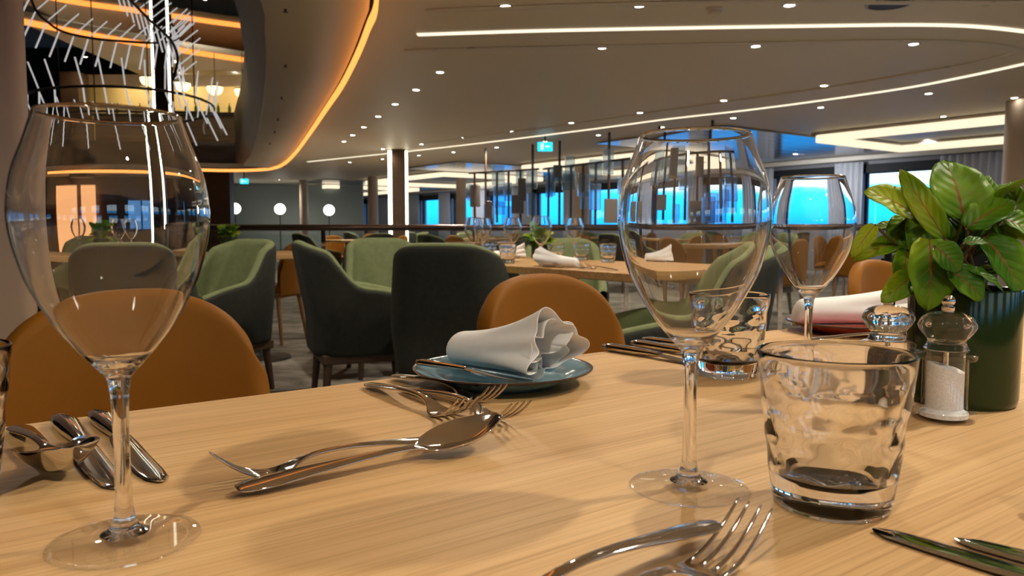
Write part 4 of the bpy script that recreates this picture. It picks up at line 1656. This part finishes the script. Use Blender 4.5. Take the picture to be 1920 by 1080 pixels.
for k, (u, v, lab) in enumerate(((878, 492, 'wine glass on the second table furthest from the small plant'), (905, 489, 'wine glass on the second table just behind another glass'), (961, 490, 'wine glass on the second table between tumblers and plant'), (1003, 500, 'wine glass directly in front of the small plant'), (1077, 490, 'wine glass on the second table behind the folded napkin'))):
    put(wg, on_second(u, v), k, lab)
for k, (u, v, lab) in enumerate(((843, 480, 'small tumbler on the second table by the folded napkin heap'), (952, 494, 'small tumbler on the second table next to the plant'), (1042, 491, 'small tumbler before the small plant on second table'), (1120, 487, 'small tumbler at the far side of the second table'), (1140, 492, 'small tumbler near the end of the second table'))):
    put(tu, on_second(u, v), k * .7, lab)
sn = napkin('', L=.19, r0=.022, r1=.034, lift=.2, seed=6, name='napkin')
for k, (u, v, a, lab) in enumerate(((1062, 503, 2.7, 'white napkin lying at the near corner of the second table'), (908, 484, .3, 'white napkin between glasses on the second table'), (1185, 496, .4, 'white napkin at the far corner of the second table'), (752, 489, 2.2, 'white napkin on the table end beside the green armchair'))):
    p = on_second(u, v, .13, .13)
    put(sn, (p.x, p.y, TZ + .001), a, lab)
for k, (u, v, a, lab) in enumerate(((968, 511, 2.2, 'fork lying near the edge of the second table'), (1095, 511, 2.15, 'fork lying by the napkin on the second table'), (1000, 512, 2.2, 'fork next to another fork on the second table edge'))):
    p = on_second(u, v, .04 + .04 * k, .3)
    put(fk, (p.x, p.y, TZ), a, lab)
small_plant('small leafy green plant on the second table', tp(1012, 484), h=.08, r=.10, seed=2, pot_h=.075)
small_plant('bushy dark green plant on the table seen through the big wine glass', tp(187, 480), h=.13, r=.08, seed=5)
small_plant('dark green plant in a pot beside the handrail end', Vector((at_y(427, 430, 5.35).x, 5.35, TZ)), h=.10, r=.08, seed=8)
for k, (u, v, lab) in enumerate(((225, 482, 'wine glass next to the bushy plant, seen through the big glass'), (252, 478, 'wine glass at the back of the table seen through the big glass'), (140, 482, 'wine glass between pillar and bushy plant'))):
    put(wg, tp(u, v), k, lab)

# tables and chairs beyond the handrail
GT, GCH = 'oak tables beyond the handrail', 'chairs beyond the handrail'
rnd = random.Random(21)
far = []
for s, t in ((6.5, 5.2), (9.0, 4.8), (11.8, 5.0), (5.6, 8.2), (8.6, 8.2), (11.6, 8.6), (5.2, 11.4), (8.0, 11.6), (11.4, 12.0), (4.8, 15), (7.8, 15.4), (11.2, 16), (4.4, 19), (7.6, 19.6), (11, 20.4), (3.6, 23), (7.4, 24), (11, 25)):
    p = room(s, t)
    if p.y < 7.8 or p.x < -4.5 or p.y > 21:
        continue
    put(st, p, TA, 'oak table standing beyond the handrail', GT)
    for k, (dx, dy) in enumerate(((1, 0), (-1, 0), (0, 1), (0, -1))):
        w = Vector((CA * dx - SA * dy, SA * dx + CA * dy, 0))
        pr = gc if rnd.random() < .45 else lc
        put(pr, p + w * .62, face(-w.x, -w.y), ('green armchair at a table beyond the handrail' if pr is gc else 'cognac chair at a table beyond the handrail'), GCH if pr is lc else 'green armchairs beyond the handrail')
    if p.y < 11:
        for k in range(3):
            q = p + Vector(((k - 1) * .2, (.1, -.15, .18)[k], TZ))
            put(wg, q, 0, 'tiny wine glass on a table beyond the handrail', 'wine glasses beyond the handrail')

# ------------------------------------------------------------------ camera and render look
cam = bpy.data.cameras.new('camera')
co = bpy.data.objects.new('camera', cam)
COL.objects.link(co)
SC.camera = co
co.location = (0, 0, CZ)
co.rotation_euler = (PI / 2 - PITCH, 0, 0)
cam.sensor_width = 36
cam.lens = 36 * F / 1920
cam.clip_start = .02
cam.clip_end = 200
cam.dof.use_dof = True
cam.dof.focus_distance = .72
cam.dof.aperture_fstop = 16
vs = SC.view_settings
vs.view_transform = 'Standard'
vs.look = 'None'
vs.exposure = 0.24
vs.gamma = 1
vs.use_curve_mapping = False
cy = SC.cycles
cy.max_bounces = 14
cy.transmission_bounces = 12
cy.glossy_bounces = 6
cy.diffuse_bounces = 4
cy.transparent_max_bounces = 40
cy.sample_clamp_indirect = 6
cy.caustics_refractive = True
cy.caustics_reflective = False
cy.blur_glossy = .3
